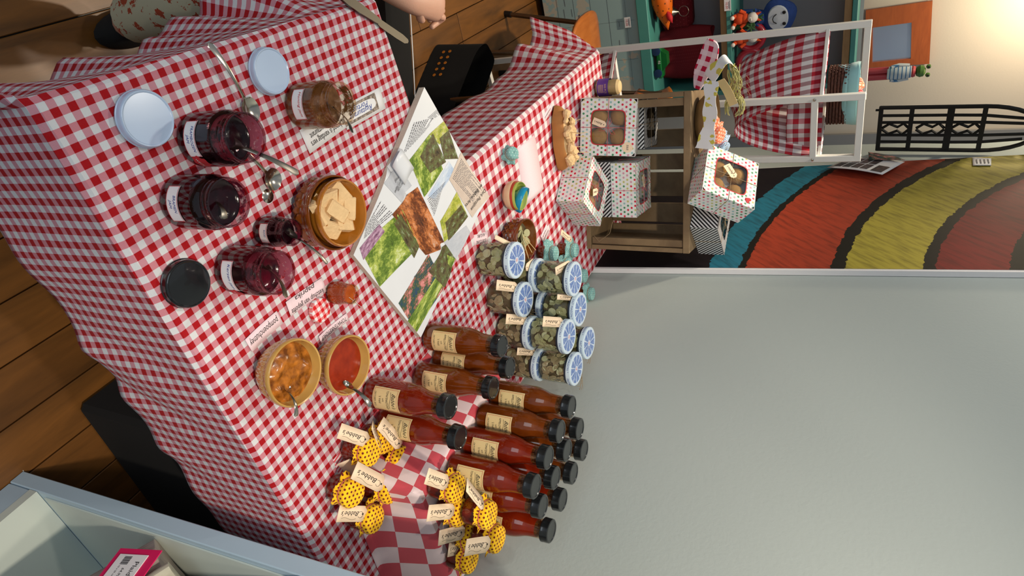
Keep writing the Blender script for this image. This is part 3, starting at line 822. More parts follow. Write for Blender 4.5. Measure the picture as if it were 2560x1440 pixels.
# bowl of pickles with toothpicks
pbow = bowl('stoneware_bowl', 'amber honeycomb bowl of pickle slices with toothpicks behind the pickle jars', .800, 1.345, .0580, .060, 'ceramic_dark', hex_=True)
contents(pbow, 'brine', .050, .036, 'brine', .0005, 0, 5)
rp = random.Random(9)
for i in range(16):
    a = rp.uniform(0, 2*PI); q = rp.uniform(0, .032); m = Matrix.Translation((.800+q*math.cos(a), 1.352+q*math.sin(a), ZC+.041+rp.uniform(0, .008))) @ RZ(rp.uniform(0, 360)) @ RX(rp.uniform(-30, 30))
    b = MB().lathe([(.0105, -.0012), (.011, 0), (.0105, .0012)], 16, m, cap=True, cap0=True)
    o = b.build('pickle_slice', 'pickle', None); tag(o, 'pale green pickle slice heaped in the amber bowl', 'pickle', 'pickle slices in the amber bowl')
for i, (a, b_) in enumerate((((.785, 1.350, .045), (.830, 1.330, .075)), ((.800, 1.360, .045), (.842, 1.362, .070)), ((.806, 1.345, .045), (.824, 1.300, .078)), ((.812, 1.35, .045), (.858, 1.314, .072)))):
    t = thing('toothpick', 'toothpick stuck in the pickle bowl, '+('leaning far left', 'pointing away to the rear', 'crossing the other toothpicks', 'leaning over the right rim')[i], 'toothpick', (0, 0, 0))
    MB().tube([(a[0], a[1], ZC+a[2]), (b_[0], b_[1], ZC+b_[2])], [.0009, .0009], 6).build('stick', 'toothpick', t)
# ================================================================== paper on the tables
def card(name, label, corners, z, mat, cat, lines=(), size=.010, ink='ink', shear=.15, th=.0008, curl=0.0, mesh_extra=None, group=None, squig=None):
    """flat card; pixel corners in the order text-bottom-left, bottom-right, top-right, top-left"""
    pts = [P(x, y, z) for x, y in corners]
    c = sum(pts, V((0, 0, 0)))/4; xd = (pts[1]-pts[0]+pts[2]-pts[3]); yd = (pts[3]-pts[0]+pts[2]-pts[1])
    w, h = xd.length/2, yd.length/2
    m = frame(c, xd, yd)
    t = thing(name, label, cat, M4=m, group=group)
    b = MB().grid(lambda a, e: ((a-.5)*w, (e-.5)*h, curl*(2*a-1)**2), 12, 2); o = b.build('sheet', mat, t, True); solidify(o, th, -1)
    if lines:
        b = MB(); n = len(lines)
        for i, s_ in enumerate(lines):
            yy = (n-1)/2*size*1.25-i*size*1.25
            b.text(s_, size, None, shear, fn=lambda x, y, yy=yy: (x, y+yy, .0004+curl*(2*x/w)**2), width=min(w*.88, .52*size*len(s_)))
        b.build('handwriting', ink, t)
    return t, w, h
card('name_card', 'long pink paper label reading pompoenchutney in front of the chutney bowl', [(690, 780), (612, 845), (628, 884), (706, 805)], ZC+.001, 'pink_paper', 'label', ['pompoenchutney'], .017, curl=.002)
card('name_card', 'two-line pink paper label touching the small checked lid', [(806, 692), (714, 755), (724, 791), (812, 730)], ZC+.001, 'pink_paper', 'label', ['ketchup van gepofte', 'paprika'], .0135, curl=.002)
card('name_card', 'pink paper label reading tomatenketchup beside the ketchup bowl', [(863, 784), (794, 841), (802, 860), (871, 799)], ZC+.001, 'pink_paper', 'label', ['TOMATENKETCHUP'], .012, curl=.003)
card('name_card', 'small pink paper label between the magazine and the first pickle jar', [(1218, 578), (1184, 589), (1187, 612), (1222, 604)], ZC+.0015, 'pink_paper', 'label', ['ZOETZURE', 'AUGURK'], .012)
card('name_card', 'pink paper label behind the amber pickle bowl', [(1368, 560), (1350, 590), (1362, 612), (1372, 580)], ZC+.0015, 'pink_paper', 'label', ['courgette', 'relish'], .010)
card('name_card', 'narrow pink paper label lying on the left edge of the rear table', [(1376, 262), (1356, 296), (1361, 306), (1384, 268)], ZC+.0015, 'pink_paper', 'label', ['tomatenbrood'], .008)
card('paper_napkin', 'pink flowered paper napkin on the rear table beside the nested bowls', [(1280, 372), (1321, 498), (1354, 488), (1345, 340)], ZC+.001, 'pink_paper', 'napkin', th=.002)
t, w, h = card('menu_sheet', 'white printed sheet partly under the brown rhubarb jam jar', [(850, 264), (748, 321), (776, 389), (880, 303)], ZC+.0004, 'paper', 'paper')
t.matrix_world = t.matrix_world
for c in list(t.children): pass
b = MB(); 
b.text('Het brood is vandaag vers', .016, T((-.004, h*.24, .0007)) , width=w*.86); b.text('door restaurant', .015, T((.012, -h*.06, .0007)), width=w*.52)
b.build('printed_text', 'ink', t)
t, w, h = card('restaurant_card', 'printed card reading Restaurant Portugal with a stone-patterned border', [(946, 217), (850, 272), (868, 322), (968, 272)], ZC+.0012, 'paper', 'card')
M['stone_print'] = (lambda w_: (w_.set(color=w_.ramp(w_.n('TexVoronoi', {'Vector': w_.n('TexCoord').outputs['UV'], 'Scale': 160.0}).outputs[0], [(.2, lin((170, 154, 142))), (.7, lin((96, 84, 76)))]), rough=.6), w_.m)[1])(N('stone_border_print'))
fr = MB().add([(-w*.34, -h*.40, .0003), (w*.5, -h*.40, .0003), (w*.5, h*.36, .0003), (-w*.34, h*.36, .0003)], [(0, 1, 2, 3)])
o = fr.build('stone_border', 'stone_print', t)
pl = []; a_, b_ = w*.40, h*.26
for i in range(24):
    q = 2*PI*i/24; pl.append((w*.10+a_*math.copysign(abs(math.cos(q))**.6, math.cos(q)), -h*.02+b_*math.copysign(abs(math.sin(q))**.6, math.sin(q)), .0006))
MB().add(pl, [tuple(range(24))]).build('name_plate', 'paper', t)
MB().text('Restaurant', .015, T((w*.08, h*.09, .0009)), .35, width=w*.56).text('Portugal', .015, T((w*.10, -h*.13, .0009)), .35, width=w*.46).build('printed_text', 'blue_ink', t)

# ================================================================== open magazine
A1, B1_, U2, U3 = P(872, 637), P(1040, 842), P(1060, 218, .756), P(1216, 492, .760)
sp0, sp1 = (A1+U2)/2, (B1_+U3)/2
es = (sp1-sp0); SH = es.length; es.normalize()
mg = thing('magazine', 'open magazine with garden photographs lying across the two tables', 'magazine', M4=frame((sp0.x, sp0.y, ZC), es, V((0, 0, 1)).cross(es)))
W1 = ((A1-sp0).length+(B1_-sp1).length)/2; W2 = ((U2-sp0).length+(U3-sp1).length)/2; HH = SH
Mi = mg.matrix_world.inverted()
def warp(s, t_):
    """s -1..1 across both pages (negative = near page), t 0..1 along the spine -> local x, y"""
    nea = [Mi @ A1, Mi @ B1_]; far = [Mi @ U2, Mi @ U3]; sp = [Mi @ sp0, Mi @ sp1]
    e = nea if s < 0 else far; q = abs(s)
    p = (sp[0]*(1-q)+e[0]*q)*(1-t_)+(sp[1]*(1-q)+e[1]*q)*t_
    return p.x, p.y
def page(s, t_, dz=0.0, back=0):
    x, y = warp(s, t_)
    q = abs(s); hgt = .0125*(1-math.exp(-q*9))*(1-.35*q)+.0035
    if s > 0: hgt += .004*q
    if s > .75 and t_ > .7: hgt += .010*(s-.75)/.25*(t_-.7)/.3
    return (x, y, hgt+dz)
for nm, s0, s1 in (('near_page', -1, -.001), ('far_page', .001, 1)):
    MB().grid(lambda a, b_: page(s0+(s1-s0)*a, b_), 26, 10).build(nm, 'page', mg, True)
b = MB()
for s0, s1 in ((-1, 0), (0, 1)):
    b.grid(lambda a, e: page(s0+(s1-s0)*a, 0, -.0002-e*(page(s0+(s1-s0)*a, 0)[2]-.0008)), 26, 1); b.grid(lambda a, e: page(s0+(s1-s0)*a, 1, -.0002-e*(page(s0+(s1-s0)*a, 1)[2]-.0008)), 26, 1)
for s0 in (-1, 1): b.grid(lambda a, e: page(s0, a, -.0002-e*(page(s0, a)[2]-.0008)), 10, 1)
b.grid(lambda a, e: (warp(-1+2*a, e)[0], warp(-1+2*a, e)[1], .0008), 12, 2)
b.build('page_block', 'page_edge', mg)
def photo_mat(name, stops, scale, blot=None):
    w_ = N(name); uvs_ = w_.n('TexCoord').outputs['UV']; n_ = w_.math('ADD', w_.math('MULTIPLY', w_.noise(scale*.55, 2, uvs_, rough=.5), .55), w_.math('MULTIPLY', w_.noise(scale*3.2, 7, uvs_, rough=.75, dist=.3), .45))
    c = w_.ramp(n_, stops)
    if blot:
        n2 = w_.noise(blot[0], 2, w_.n('TexCoord').outputs['UV'], rough=.5); c = w_.mix(w_.math('GREATER_THAN', n2, blot[1]), c, lin(blot[2]))
    w_.set(color=c, rough=.28, spec=.5); return w_.m
M['ph_garden'] = photo_mat('print_garden_photo', [(.32, lin((26, 40, 16))), (.46, lin((96, 124, 44))), (.56, lin((176, 190, 90))), (.68, lin((226, 230, 222)))], 5)
M['ph_purple'] = photo_mat('print_purple_flowers', [(.35, lin((70, 30, 60))), (.52, lin((170, 130, 160))), (.64, lin((206, 190, 206)))], 9)
M['ph_pots'] = photo_mat('print_flowerpots_photo', [(.36, lin((22, 18, 14))), (.47, lin((120, 64, 34))), (.56, lin((206, 128, 72))), (.66, lin((196, 186, 176)))], 4.5)
M['ph_sky'] = photo_mat('print_sky_photo', [(.35, lin((150, 176, 210))), (.6, lin((214, 222, 232)))], 3)
M['ph_field'] = photo_mat('print_field_photo', [(.38, lin((100, 120, 50))), (.5, lin((176, 180, 70))), (.62, lin((196, 190, 160)))], 5)
M['ph_shed'] = photo_mat('print_garden_shed_photo', [(.36, lin((30, 26, 22))), (.48, lin((96, 84, 56))), (.56, lin((90, 110, 60))), (.68, lin((206, 200, 190)))], 8)
M['ph_people'] = photo_mat('print_people_photo', [(.38, lin((40, 60, 110))), (.48, lin((60, 90, 50))), (.56, lin((206, 120, 120))), (.66, lin((226, 214, 206)))], 7)
M['ph_grey'] = photo_mat('print_grey_panel', [(.4, lin((176, 182, 192))), (.6, lin((196, 200, 208)))], 2)
M['ph_beige'] = photo_mat('print_beige_panel', [(.4, lin((196, 180, 168))), (.6, lin((210, 196, 184)))], 2)
def inv(px):
    q = Mi @ P(px[0], px[1], ZC+.012); best = None
    for i in range(41):
        for j in range(41):
            s_, t_ = -1+i*.05, j*.025; x, y = warp(s_, t_); d = (x-q.x)**2+(y-q.y)**2
            if best is None or d < best[0]: best = (d, s_, t_)
    return best[1], best[2]
def tile(name, mat, px4, dz=.0006, n=8):
    q = [inv(p) for p in px4]
    def fn(a, b_):
        s_ = (q[0][0]*(1-a)+q[1][0]*a)*(1-b_)+(q[3][0]*(1-a)+q[2][0]*a)*b_
        t_ = (q[0][1]*(1-a)+q[1][1]*a)*(1-b_)+(q[3][1]*(1-a)+q[2][1]*a)*b_
        return page(s_, t_, dz)
    return MB().grid(fn, n, n).build(name, mat, mg, True)
tile('photo', 'ph_garden', [(898, 622), (946, 720), (1046, 610), (1000, 525)])
tile('photo', 'ph_purple', [(897, 620), (908, 645), (960, 575), (945, 560)], .0009)
tile('photo', 'ph_shed', [(1000, 528), (1046, 612), (1032, 640), (985, 560)], .0009)
tile('photo', 'ph_people', [(992, 758), (1038, 822), (1110, 720), (1068, 640)])
tile('photo', 'ph_garden', [(1020, 800), (1040, 830), (1165, 685), (1120, 640)], .0009)
tile('photo', 'ph_shed', [(1066, 680), (1120, 740), (1168, 684), (1115, 612)], .0011)
tile('photo', 'ph_pots', [(975, 540), (1060, 640), (1112, 610), (1040, 470)])
tile('photo', 'ph_pots', [(1062, 640), (1088, 622), (1110, 600), (1104, 625)], .0009)
tile('photo', 'ph_garden', [(1018, 400), (1062, 490), (1105, 420), (1070, 340)])
tile('photo', 'ph_shed', [(1045, 390), (1070, 430), (1110, 400), (1080, 330)], .0009)
tile('photo', 'ph_field', [(1072, 335), (1092, 362), (1130, 300), (1118, 275)])
tile('photo', 'ph_shed', [(1094, 350), (1108, 400), (1142, 392), (1134, 300)], .0009)
tile('photo', 'ph_sky', [(1064, 490), (1082, 500), (1135, 430), (1120, 400)], .0004)
tile('photo', 'ph_field', [(1096, 555), (1112, 600), (1165, 535), (1135, 480)])
tile('photo', 'ph_shed', [(1110, 560), (1118, 600), (1165, 540), (1150, 510)], .0009)
tile('text_panel', 'ph_beige', [(1118, 450), (1172, 545), (1214, 490), (1150, 370)], .0008)
tile('text_panel', 'ph_grey', [(1112, 600), (1140, 650), (1180, 600), (1160, 560)], .0007)
tile('text_panel', 'ph_grey', [(960, 460), (1000, 510), (1030, 460), (1000, 415)], .0007)
def lines(px4, n, fill=.94, seed=0):
    """n printed text lines: thin broken strips laid on the page"""
    q = [inv(p) for p in px4]; rr_ = random.Random(seed); b = MB()
    for i in range(n):
        v_ = (i+.5)/n; x0 = 0.0
        end = fill if rr_.random() > .15 else .5
        while x0 < end:
            ln = rr_.uniform(.03, .11); x1 = min(end, x0+ln)
            def fn(a, e, x0=x0, x1=x1, v_=v_):
                u_ = x0+(x1-x0)*a; w_ = v_+(e-.5)*.30/n
                s_ = (q[0][0]*(1-u_)+q[1][0]*u_)*(1-w_)+(q[3][0]*(1-u_)+q[2][0]*u_)*w_
                t_ = (q[0][1]*(1-u_)+q[1][1]*u_)*(1-w_)+(q[3][1]*(1-u_)+q[2][1]*u_)*w_
                return page(s_, t_, .0012)
            b.grid(fn, 1, 1); x0 = x1+.018
    b.build('printed_text', 'grey_ink', mg)
lines([(1060, 330), (1090, 290), (1030, 300), (1000, 390)], 10, seed=1)
lines([(1095, 480), (1080, 545), (1062, 500), (1110, 455)], 10, seed=2)
lines([(1090, 265), (1110, 262), (1080, 300), (1064, 300)], 9, seed=3)
lines([(1150, 392), (1204, 470), (1180, 510), (1126, 440)], 14, seed=4)
lines([(900, 560), (950, 500), (985, 530), (905, 600)], 9, seed=5)
lines([(1030, 690), (1075, 640), (1088, 655), (1045, 705)], 5, seed=6)
def ptext(s_, pxa, pxb, size, ink='ink', shear=0):
    """heading running from pixel a to pixel b on the page"""
    qa, qb = inv(pxa), inv(pxb); a, b_ = V(page(*qa, .0014)), V(page(*qb, .0014))
    d = (b_-a).normalized(); u_ = V((0, 0, 1)).cross(d); c = (a+b_)/2
    def fn(x, y):
        return tuple(c+d*x+u_*y)
    MB().text(s_, size, None, shear, fn=fn, width=(b_-a).length).build('heading', ink, mg)
ptext('Dirk Perzijnse', (1203, 470), (1172, 520), .014); ptext('en Babbe Arts', (1194, 462), (1160, 515), .013)
ptext('Waarom zou', (1014, 450), (992, 482), .009); ptext('je geen kippen', (1008, 445), (984, 478), .009); ptext('nemen?', (1002, 438), (990, 460), .009)
# a leaf of the far page is curled up at the spine edge
def curl(a, e):
    q0, q1 = V(page(.02, .0)), V(page(.02, .17)); d = (q1-q0); u_ = V((0, 0, 1)); al = a*PI*1.25
    return tuple(q0+d*e+V((-.016*math.sin(al)+.0, .022*(1-math.cos(al))-.005, .015*math.sin(al)+.012)))
o = MB().grid(curl, 18, 4).build('curled_leaf', 'page', mg, True); solidify(o, .0004)

# ================================================================== sauce bottles
def bottle_profile():
    return [(.024, 0), (.0300, .0015), (.0318, .006), (.0322, .012), (.0322, .090), (.0318, .101), (.0300, .112), (.0268, .123), (.0238, .132), (.0222, .140), (.0212, .150), (.0206, .162), (.0204, .170), (.0222, .172), (.0222, .175), (.0205, .1765)]
def make_bottle(sauce, word):
    t = thing('sauce_bottle', '', 'bottle', (0, 0, 0), group='bottles of sauce on the checked towel')
    MB().lathe(bottle_profile(), 40, cap=False, cap0=True).build('glass_body', 'glass_amber', t, True)
    pr = [(r*.955, z+.002) for r, z in bottle_profile() if z < .151]; pr[0] = (.022, .002); pr += [(.0194, .158), (.012, .1575), (.0001, .1575)]
    MB().lathe(pr, 36, cap=False, cap0=True).build('sauce', sauce, t, True)
    MB().lathe([(.0192, .158), (.0188, .172)], 28, cap=False).build('sauce_film', 'smear_brown', t, True)
    rc = .0252
    cp = MB().lathe([(rc*.93, .1715), (rc, .173), (rc, .176), (rc*.975, .177), (rc*.975, .187), (rc*.96, .1895), (rc*.90, .1905), (rc*.82, .1905), (rc*.76, .1892), (rc*.4, .1890), (.0001, .1890)], 72, cap=False, cap0=True,
                    wob=lambda a, z: 1+(.008 if .1765 < z < .1885 and int(a/(2*PI)*72+.5) % 2 else 0)).build('screw_cap', 'black_lid', t, True)
    a0 = D(-90); rl = .0322+.0005; z0, w, h = .059, .050, .062
    lb = curved_card(MB(), rl, a0, z0, w, h, 16).build('label', 'kraft', t, True)
    b = MB(); f = wrap(rl+.0004, a0, z0)
    for cx, cy, ww, h2 in ((0, h/2-.003, w-.005, .0005), (0, -h/2+.003, w-.005, .0005), (-w/2+.0028, 0, .0005, h-.006), (w/2-.0028, 0, .0005, h-.006)):
        b.grid(lambda a, c, cx=cx, cy=cy, ww=ww, h2=h2: f(cx+(a-.5)*ww, cy+(c-.5)*h2), 12 if ww > h2 else 1, 1)
    b.build('label_border', 'red_ink', lb)
    b = MB(); g = wrap(rl+.0004, a0, z0)
    for s_, y, sz, wd_, sh in (("Babbe's", .0195, .0125, .032, .5), (word, .004, .0068, .038, .1), ('uit', -.0045, .0058, .007, .1), ("'t Veld", -.0125, .0075, .015, .1), ('OKTOBER 2015', -.0245, .0052, .030, .1)):
        b.text(s_, sz, None, sh, fn=lambda x, yy, y=y: g(x, yy+y), width=wd_)
    pts = [g(-.017+.034*q/14, .0115+.0022*math.sin(q/14*5.2)) for q in range(15)]; b.tube(pts, .00028, 3)
    b.build('label_text', 'ink', lb)
    return t
bro = make_bottle('sauce_brown', 'APPELCHUTNEY'); red = make_bottle('sauce_red', 'TOMATENKETCHUP')
ZB = ZT+.0080; ZBR = RZT+.0068
blist = [  # x, y, kind, turn, label
 (.812, .918, 0, -24, 'brown sauce bottle touching the corner of the magazine, nearest of all to it'),
 (.878, .925, 0, -22, 'brown sauce bottle just behind the one at the magazine corner'),
 (.870, .848, 0, -24, 'brown sauce bottle between the magazine-corner bottle and the ketchup bowl bottle'),
 (.792, .705, 1, -28, 'red ketchup bottle next to the ketchup bowl and its spoon'),
 (.872, .704, 1, -34, 'red ketchup bottle standing behind the front cluster of yellow-capped jars'),
 (.950, .910, 0, -22, 'brown sauce bottle at the pickle-jar end of the front row of the block'),
 (.957, .843, 0, -22, 'brown sauce bottle second from the pickle jars in the front row of the block'),
 (.964, .776, 1, -22, 'red ketchup bottle third from the pickle jars in the front row of the block'),
 (.972, .708, 1, -22, 'red ketchup bottle at the near end of the front row, beside the rear yellow-capped jars'),
 (1.030, .925, 0, -18, 'sauce bottle behind the far end of the front row of the block'),
 (1.023, .853, 0, -18, 'middle-row sauce bottle behind the gap of the two brown front bottles'),
 (1.031, .783, 1, -18, 'middle-row ketchup bottle behind the two red front bottles'),
 (1.038, .714, 1, -18, 'middle-row ketchup bottle just behind the rear yellow-capped jars'),
 (1.097, .925, 0, -14, 'rearmost sauce bottle, furthest along the white wall'),
 (1.100, .858, 0, -14, 'second sauce bottle along the white wall from the far end'),
 (1.108, .790, 1, -14, 'third bottle along the white wall from the far end'),
 (1.122, .720, 1, -14, 'last ketchup bottle along the white wall, nearest the camera')]
used = [False, False]
for x, y, k, rz, lab in blist:
    src = (bro, red)[k]
    if not used[k]: src.location = (x, y, ZB); src.rotation_euler = (0, 0, D(rz)); src['label'] = lab; used[k] = True
    else: dup(src, lab, (x, y, ZB if x < .93 else ZBR), rz)

# ================================================================== card tags on twine
def gift_tag(label, hole, end, w=.026, L=None, curlz=.004, word="Babbe's", mat='tag', anchor=None, twist=0, tw='redtwine', logo=True):
    """card tag from its hole end to its free end, both given as points; width direction horizontal"""
    hole, end = V(hole), V(end); d = end-hole; L = d.length
    side = V((0, 0, 1)).cross(d).normalized()
    if twist: side = (Matrix.Rotation(math.radians(twist), 3, d.normalized()) @ side)
    t = thing('gift_tag', label, 'tag', M4=frame(hole, d, side))
    out = [(-.004, -w*.24), (.004, -w/2), (L, -w/2), (L, w/2), (.004, w/2), (-.004, w*.24)]
    b = MB()
    def cz(x): return curlz*((x/L)**2)
    nst = 8; vs = []; fs = []
    for i in range(nst+1):
        x = -.004+(L+.004)*i/nst; hw = w/2 if x > .004 else w*.24+(w*.26)*(x+.004)/.008
        vs += [(x, -hw, cz(x)), (x, hw, cz(x))]
    for i in range(nst): fs.append((2*i, 2*i+2, 2*i+3, 2*i+1))
    o = b.add(vs, fs).build('card', mat, t, True); solidify(o, .0007, -1)
    MB().lathe([(.0019, .0003), (.0019, .0006), (.0001, .0006)], 12, T((.005, 0, 0)), cap=False).build('hole', 'ink', t)
    if logo:
        b = MB()
        b.text(word, w*.40, None, .35, fn=lambda x, y: (L*.54+x, y-w*.02, cz(L*.54+x)+.0004), width=L*.66)
        b.tube([(L*.30+L*.55*q/12, w*.30+w*.06*math.sin(q/12*6), cz(L*.30+L*.55*q/12)+.0004) for q in range(13)], .00025, 3)
        b.tube([(L*.16+.006*math.cos(q*.5), w*.05+.006*math.sin(q*.5), .0005) for q in range(1, 12)], .00035, 3)
        b.build('handwritten_name', 'ink', t)
    if anchor is not None:
        a = Mi_ = t.matrix_world.inverted() @ V(anchor)
        MB().tube([(.005, 0, .0005), (-.002, 0, .0016), (a.x*.5, a.y*.5, a.z*.5+.002), tuple(a)], .0006, 5).build('twine', tw, t)
    return t

# ================================================================== small jars with yellow dotted cloth caps
def cloth_cap(b, r, h, skirt, seed, petals=7, amp=.13, drop=.010):
    """fabric tied over a jar lid: smooth dome, string waist, pinked flaring skirt"""
    rr_ = random.Random(seed); ph_ = rr_.uniform(0, 6); n = 72
    rows = [(.0001, h+.0006, 0), (r*.45, h+.0008, 0), (r*.80, h+.0002, 0), (r*.96, h-.0018, 0), (r*1.03, h-.006, 0), (r*1.02, h-.0125, .02), (r*1.0, h-.0145, .02),
            (r*1.03, h-.0165, .10), (r*1.0+skirt*.35, h-.0165-drop*.35, .5), (r*1.0+skirt*.7, h-.0165-drop*.7, .85), (r*1.0+skirt, h-.0165-drop, 1.0)]
    vs = []; uv = []; arc = 0
    for i, (q, z, a_) in enumerate(rows):
        if i: arc += math.hypot(q-rows[i-1][0], z-rows[i-1][1])
        for j in range(n):
            th = 2*PI*j/n; s4 = math.cos(4*th+ph_)
            w_ = 1+a_*amp*(math.sin(petals*th+ph_)+.45*s4)
            zz = z-a_*skirt*.22*s4+a_*.0035*math.sin(petals*th*1.0+ph_+1)
            if i == len(rows)-1: w_ += .035*(1 if j % 2 else -1)
            if i in (5, 6): w_ *= 1+.012*math.sin(24*th)
            vs.append((q*w_*math.cos(th), q*w_*math.sin(th), zz)); uv.append((arc*math.cos(th), arc*math.sin(th)))
    fs = [(i*n+j, i*n+(j+1) % n, (i+1)*n+(j+1) % n, (i+1)*n+j) for i in range(len(rows)-1) for j in range(n)]
    b.add(vs, [f[::-1] for f in fs], uvs=uv); return b
def covered_jar(name, label, cat, loc, r, h, jam, capm, group, skirt=.014, seed=0, tilt=(0, 0), rz=0, glassm='glass_amber', drop=.010, tw='redtwine', M4=None):
    m = M4 or (Matrix.Translation(loc) @ RZ(rz) @ RX(tilt[0]) @ RY(tilt[1]))
    t = thing(name, label, cat, M4=m, group=group)
    MB().lathe([(r*.8, 0), (r*.95, .0015), (r, .006), (r, h-.020), (r*.92, h-.015), (r*.88, h-.012), (r*.88, h-.004)], 32, cap=False, cap0=True).build('glass_body', glassm, t, True)
    MB().lathe([(r*.78, .002), (r*.93, .004), (r*.95, .008), (r*.95, h-.021), (r*.84, h-.015), (.0001, h-.015)], 28, cap=False, cap0=True).build('filling', jam, t, True)
    o = cloth_cap(MB(), r*.99, h, skirt, seed, drop=drop).build('cloth_cover', capm, t, True); solidify(o, .0004, 1)
    MB().tube([(r*1.035*math.cos(a/24*2*PI), r*1.035*math.sin(a/24*2*PI), h-.0138) for a in range(24)], .0009, 5, close=True).build('tied_string', tw, t)
    return t
G1 = 'small jars with yellow dotted cloth covers'
ZJ = ZT+.0075; ZR = RZT+.0068
def yj(label, px, ztop, r=.0275, h=.058, **k):
    p = P(px[0], px[1], ztop); return covered_jar('jelly_jar', label, 'jar', (p.x, p.y, k.pop('z', ZJ)), r, h, 'jelly_red', 'yellow_dots', G1, skirt=.0065, drop=.0045, **k), p
A = {}
A['A1'] = yj('yellow-capped jar at the far left of the front cluster, its red side fully in view', (932, 1132), ZJ+.058, seed=1)[0]
A['A2'] = yj('yellow-capped jar of the front cluster touching the red ketchup bottle', (1010, 1150), ZJ+.062, seed=2, h=.062)[0]
A['A3'] = yj('yellow-capped jar in the middle of the front cluster under the largest tag', (983, 1226), ZJ+.072, seed=3, h=.060, z=ZJ+.012)[0]
A['A4'] = yj('yellow-capped jar of the front cluster nearest the table edge, tag lying in front', (893, 1233), ZJ+.052, seed=4, h=.052, tilt=(6, -5))[0]
A['A5'] = yj('yellow-capped jar of the front cluster nearest the shelf unit', (940, 1300), ZJ+.058, seed=5)[0]
A['A6'] = yj('yellow-capped jar half hidden between the two upright tags', (966, 1102), ZJ+.050, seed=6, h=.050)[0]
A['B1'] = yj('yellow-capped jar leaning against the near red bottle, first of the rear cluster', (1147, 1224), ZR+.058, seed=7, z=ZR)[0]
A['B2'] = yj('low yellow-capped jar of the rear cluster beside the tag pointing left', (1156, 1284), ZR+.052, seed=8, h=.052, z=ZR)[0]
A['B3'] = yj('tall yellow-capped jar of the rear cluster standing against the ketchup bottles', (1229, 1290), ZR+.114, seed=9, h=.056, z=ZR+.058)[0]
A['B4'] = yj('yellow-capped jar of the rear cluster nearest the white wall', (1250, 1350), ZR+.110, seed=10, h=.056, z=ZR+.054)[0]
A['B5'] = yj('yellow-capped jar of the rear cluster furthest from the bottles', (1182, 1402), ZR+.052, seed=11, h=.052, z=ZR)[0]
A['B6'] = yj('yellow-capped jar in the middle of the rear cluster behind the white tag', (1184, 1344), ZR+.052, seed=12, h=.052, z=ZR)[0]
def anc(k): m = A[k].matrix_world if False else None; return None
ZJ_ = 0
def tg(label, hx, ex, zh, ze, **k):
    return gift_tag(label, P(hx[0], hx[1], zh), P(ex[0], ex[1], ze), **k)
z1 = ZJ+.058; z2 = ZR+.058
tg('cream tag at the far left of the front cluster, pointing at the bowls', (918, 1100), (845, 1076), z1-.004, z1-.020, w=.028)
tg('shadowed cream tag standing behind the first tag of the front cluster', (952, 1112), (926, 1062), z1-.004, z1-.006, w=.022, twist=30)
tg('bent cream tag leaning on the labelled ketchup bottle', (1000, 1112), (955, 1058), z1+.004, z1+.002, w=.028, curlz=-.004)
tg('largest cream tag in the middle of the front cluster', (957, 1212), (882, 1174), z1+.008, z1-.004, w=.033)
tg('cream tag folded under the first jar of the front cluster', (893, 1190), (858, 1150), ZJ+.010, ZJ+.014, w=.026, twist=-50, logo=False)
tg('cream tag nearest the shelf unit in the front cluster', (912, 1285), (842, 1283), z1-.008, z1-.024, w=.030)
tg('curled cream tag on the first jar of the rear cluster', (1118, 1208), (1060, 1188), z2, z2-.006, w=.029, curlz=.006)
tg('cream tag standing upright between the rear cluster and the bottle label', (1208, 1262), (1162, 1212), z2+.050, z2+.048, w=.026, twist=20)
tg('cream tag of the rear cluster pointing straight at the camera side', (1132, 1278), (1066, 1282), z2-.004, z2-.022, w=.030)
tg('half shaded cream tag lying on the towel below the rear cluster', (1158, 1330), (1094, 1344), z2-.008, z2-.030, w=.030)
tg('grey shaded tag under the other tags of the rear cluster', (1160, 1368), (1118, 1374), ZR+.030, ZR+.014, w=.028)
tg('bright cream tag closest to the shelf unit in the rear cluster', (1222, 1360), (1160, 1368), z2+.050, z2+.034, w=.032)

# ================================================================== pickle jars
def lid_art(name):
    w_ = N(name); u, v = w_.uv()
    r = w_.math('SQRT', w_.math('ADD', w_.math('MULTIPLY', u, u), w_.math('MULTIPLY', v, v)))
    a = w_.math('ARCTAN2', v, u)
    seg = w_.math('ABSOLUTE', w_.math('SUBTRACT', w_.math('FRACT', w_.math('ADD', w_.math('MULTIPLY', a, 10/(2*PI)), 20.0)), .5))
    petal = w_.math('LESS_THAN', w_.math('ADD', seg, w_.math('MULTIPLY', w_.noise(60), .10)), .47)
    ring = w_.math('MULTIPLY', w_.math('GREATER_THAN', r, .0085), w_.math('LESS_THAN', r, .0385))
    streak = w_.n('TexNoise', {'Vector': w_.n('CombineXYZ', {0: w_.math('MULTIPLY', a, 14.0), 1: w_.math('MULTIPLY', r, 60.0)}).outputs[0], 'Scale': 2.0, 'Detail': 3.0}).outputs[0]
    blue = w_.ramp(streak, [(.35, lin((46, 84, 160))), (.55, lin((110, 140, 196))), (.7, lin((196, 210, 232)))])
    c = w_.mix(w_.math('MULTIPLY', petal, ring), lin((206, 220, 236)), blue)
    core = w_.math('LESS_THAN', r, .0050); cn = w_.math('GREATER_THAN', w_.noise(500), .5)
    c = w_.mix(w_.math('MULTIPLY', core, cn), c, lin((206, 80, 64)))
    w_.set(color=c, rough=.28, coat=.4); return w_.m
M['lid_art'] = lid_art('blue_sunburst_lid_print')
M['lid_side'] = plain('pale_blue_lid_enamel', (196, 216, 230), .28, var=.03, coat=.4)
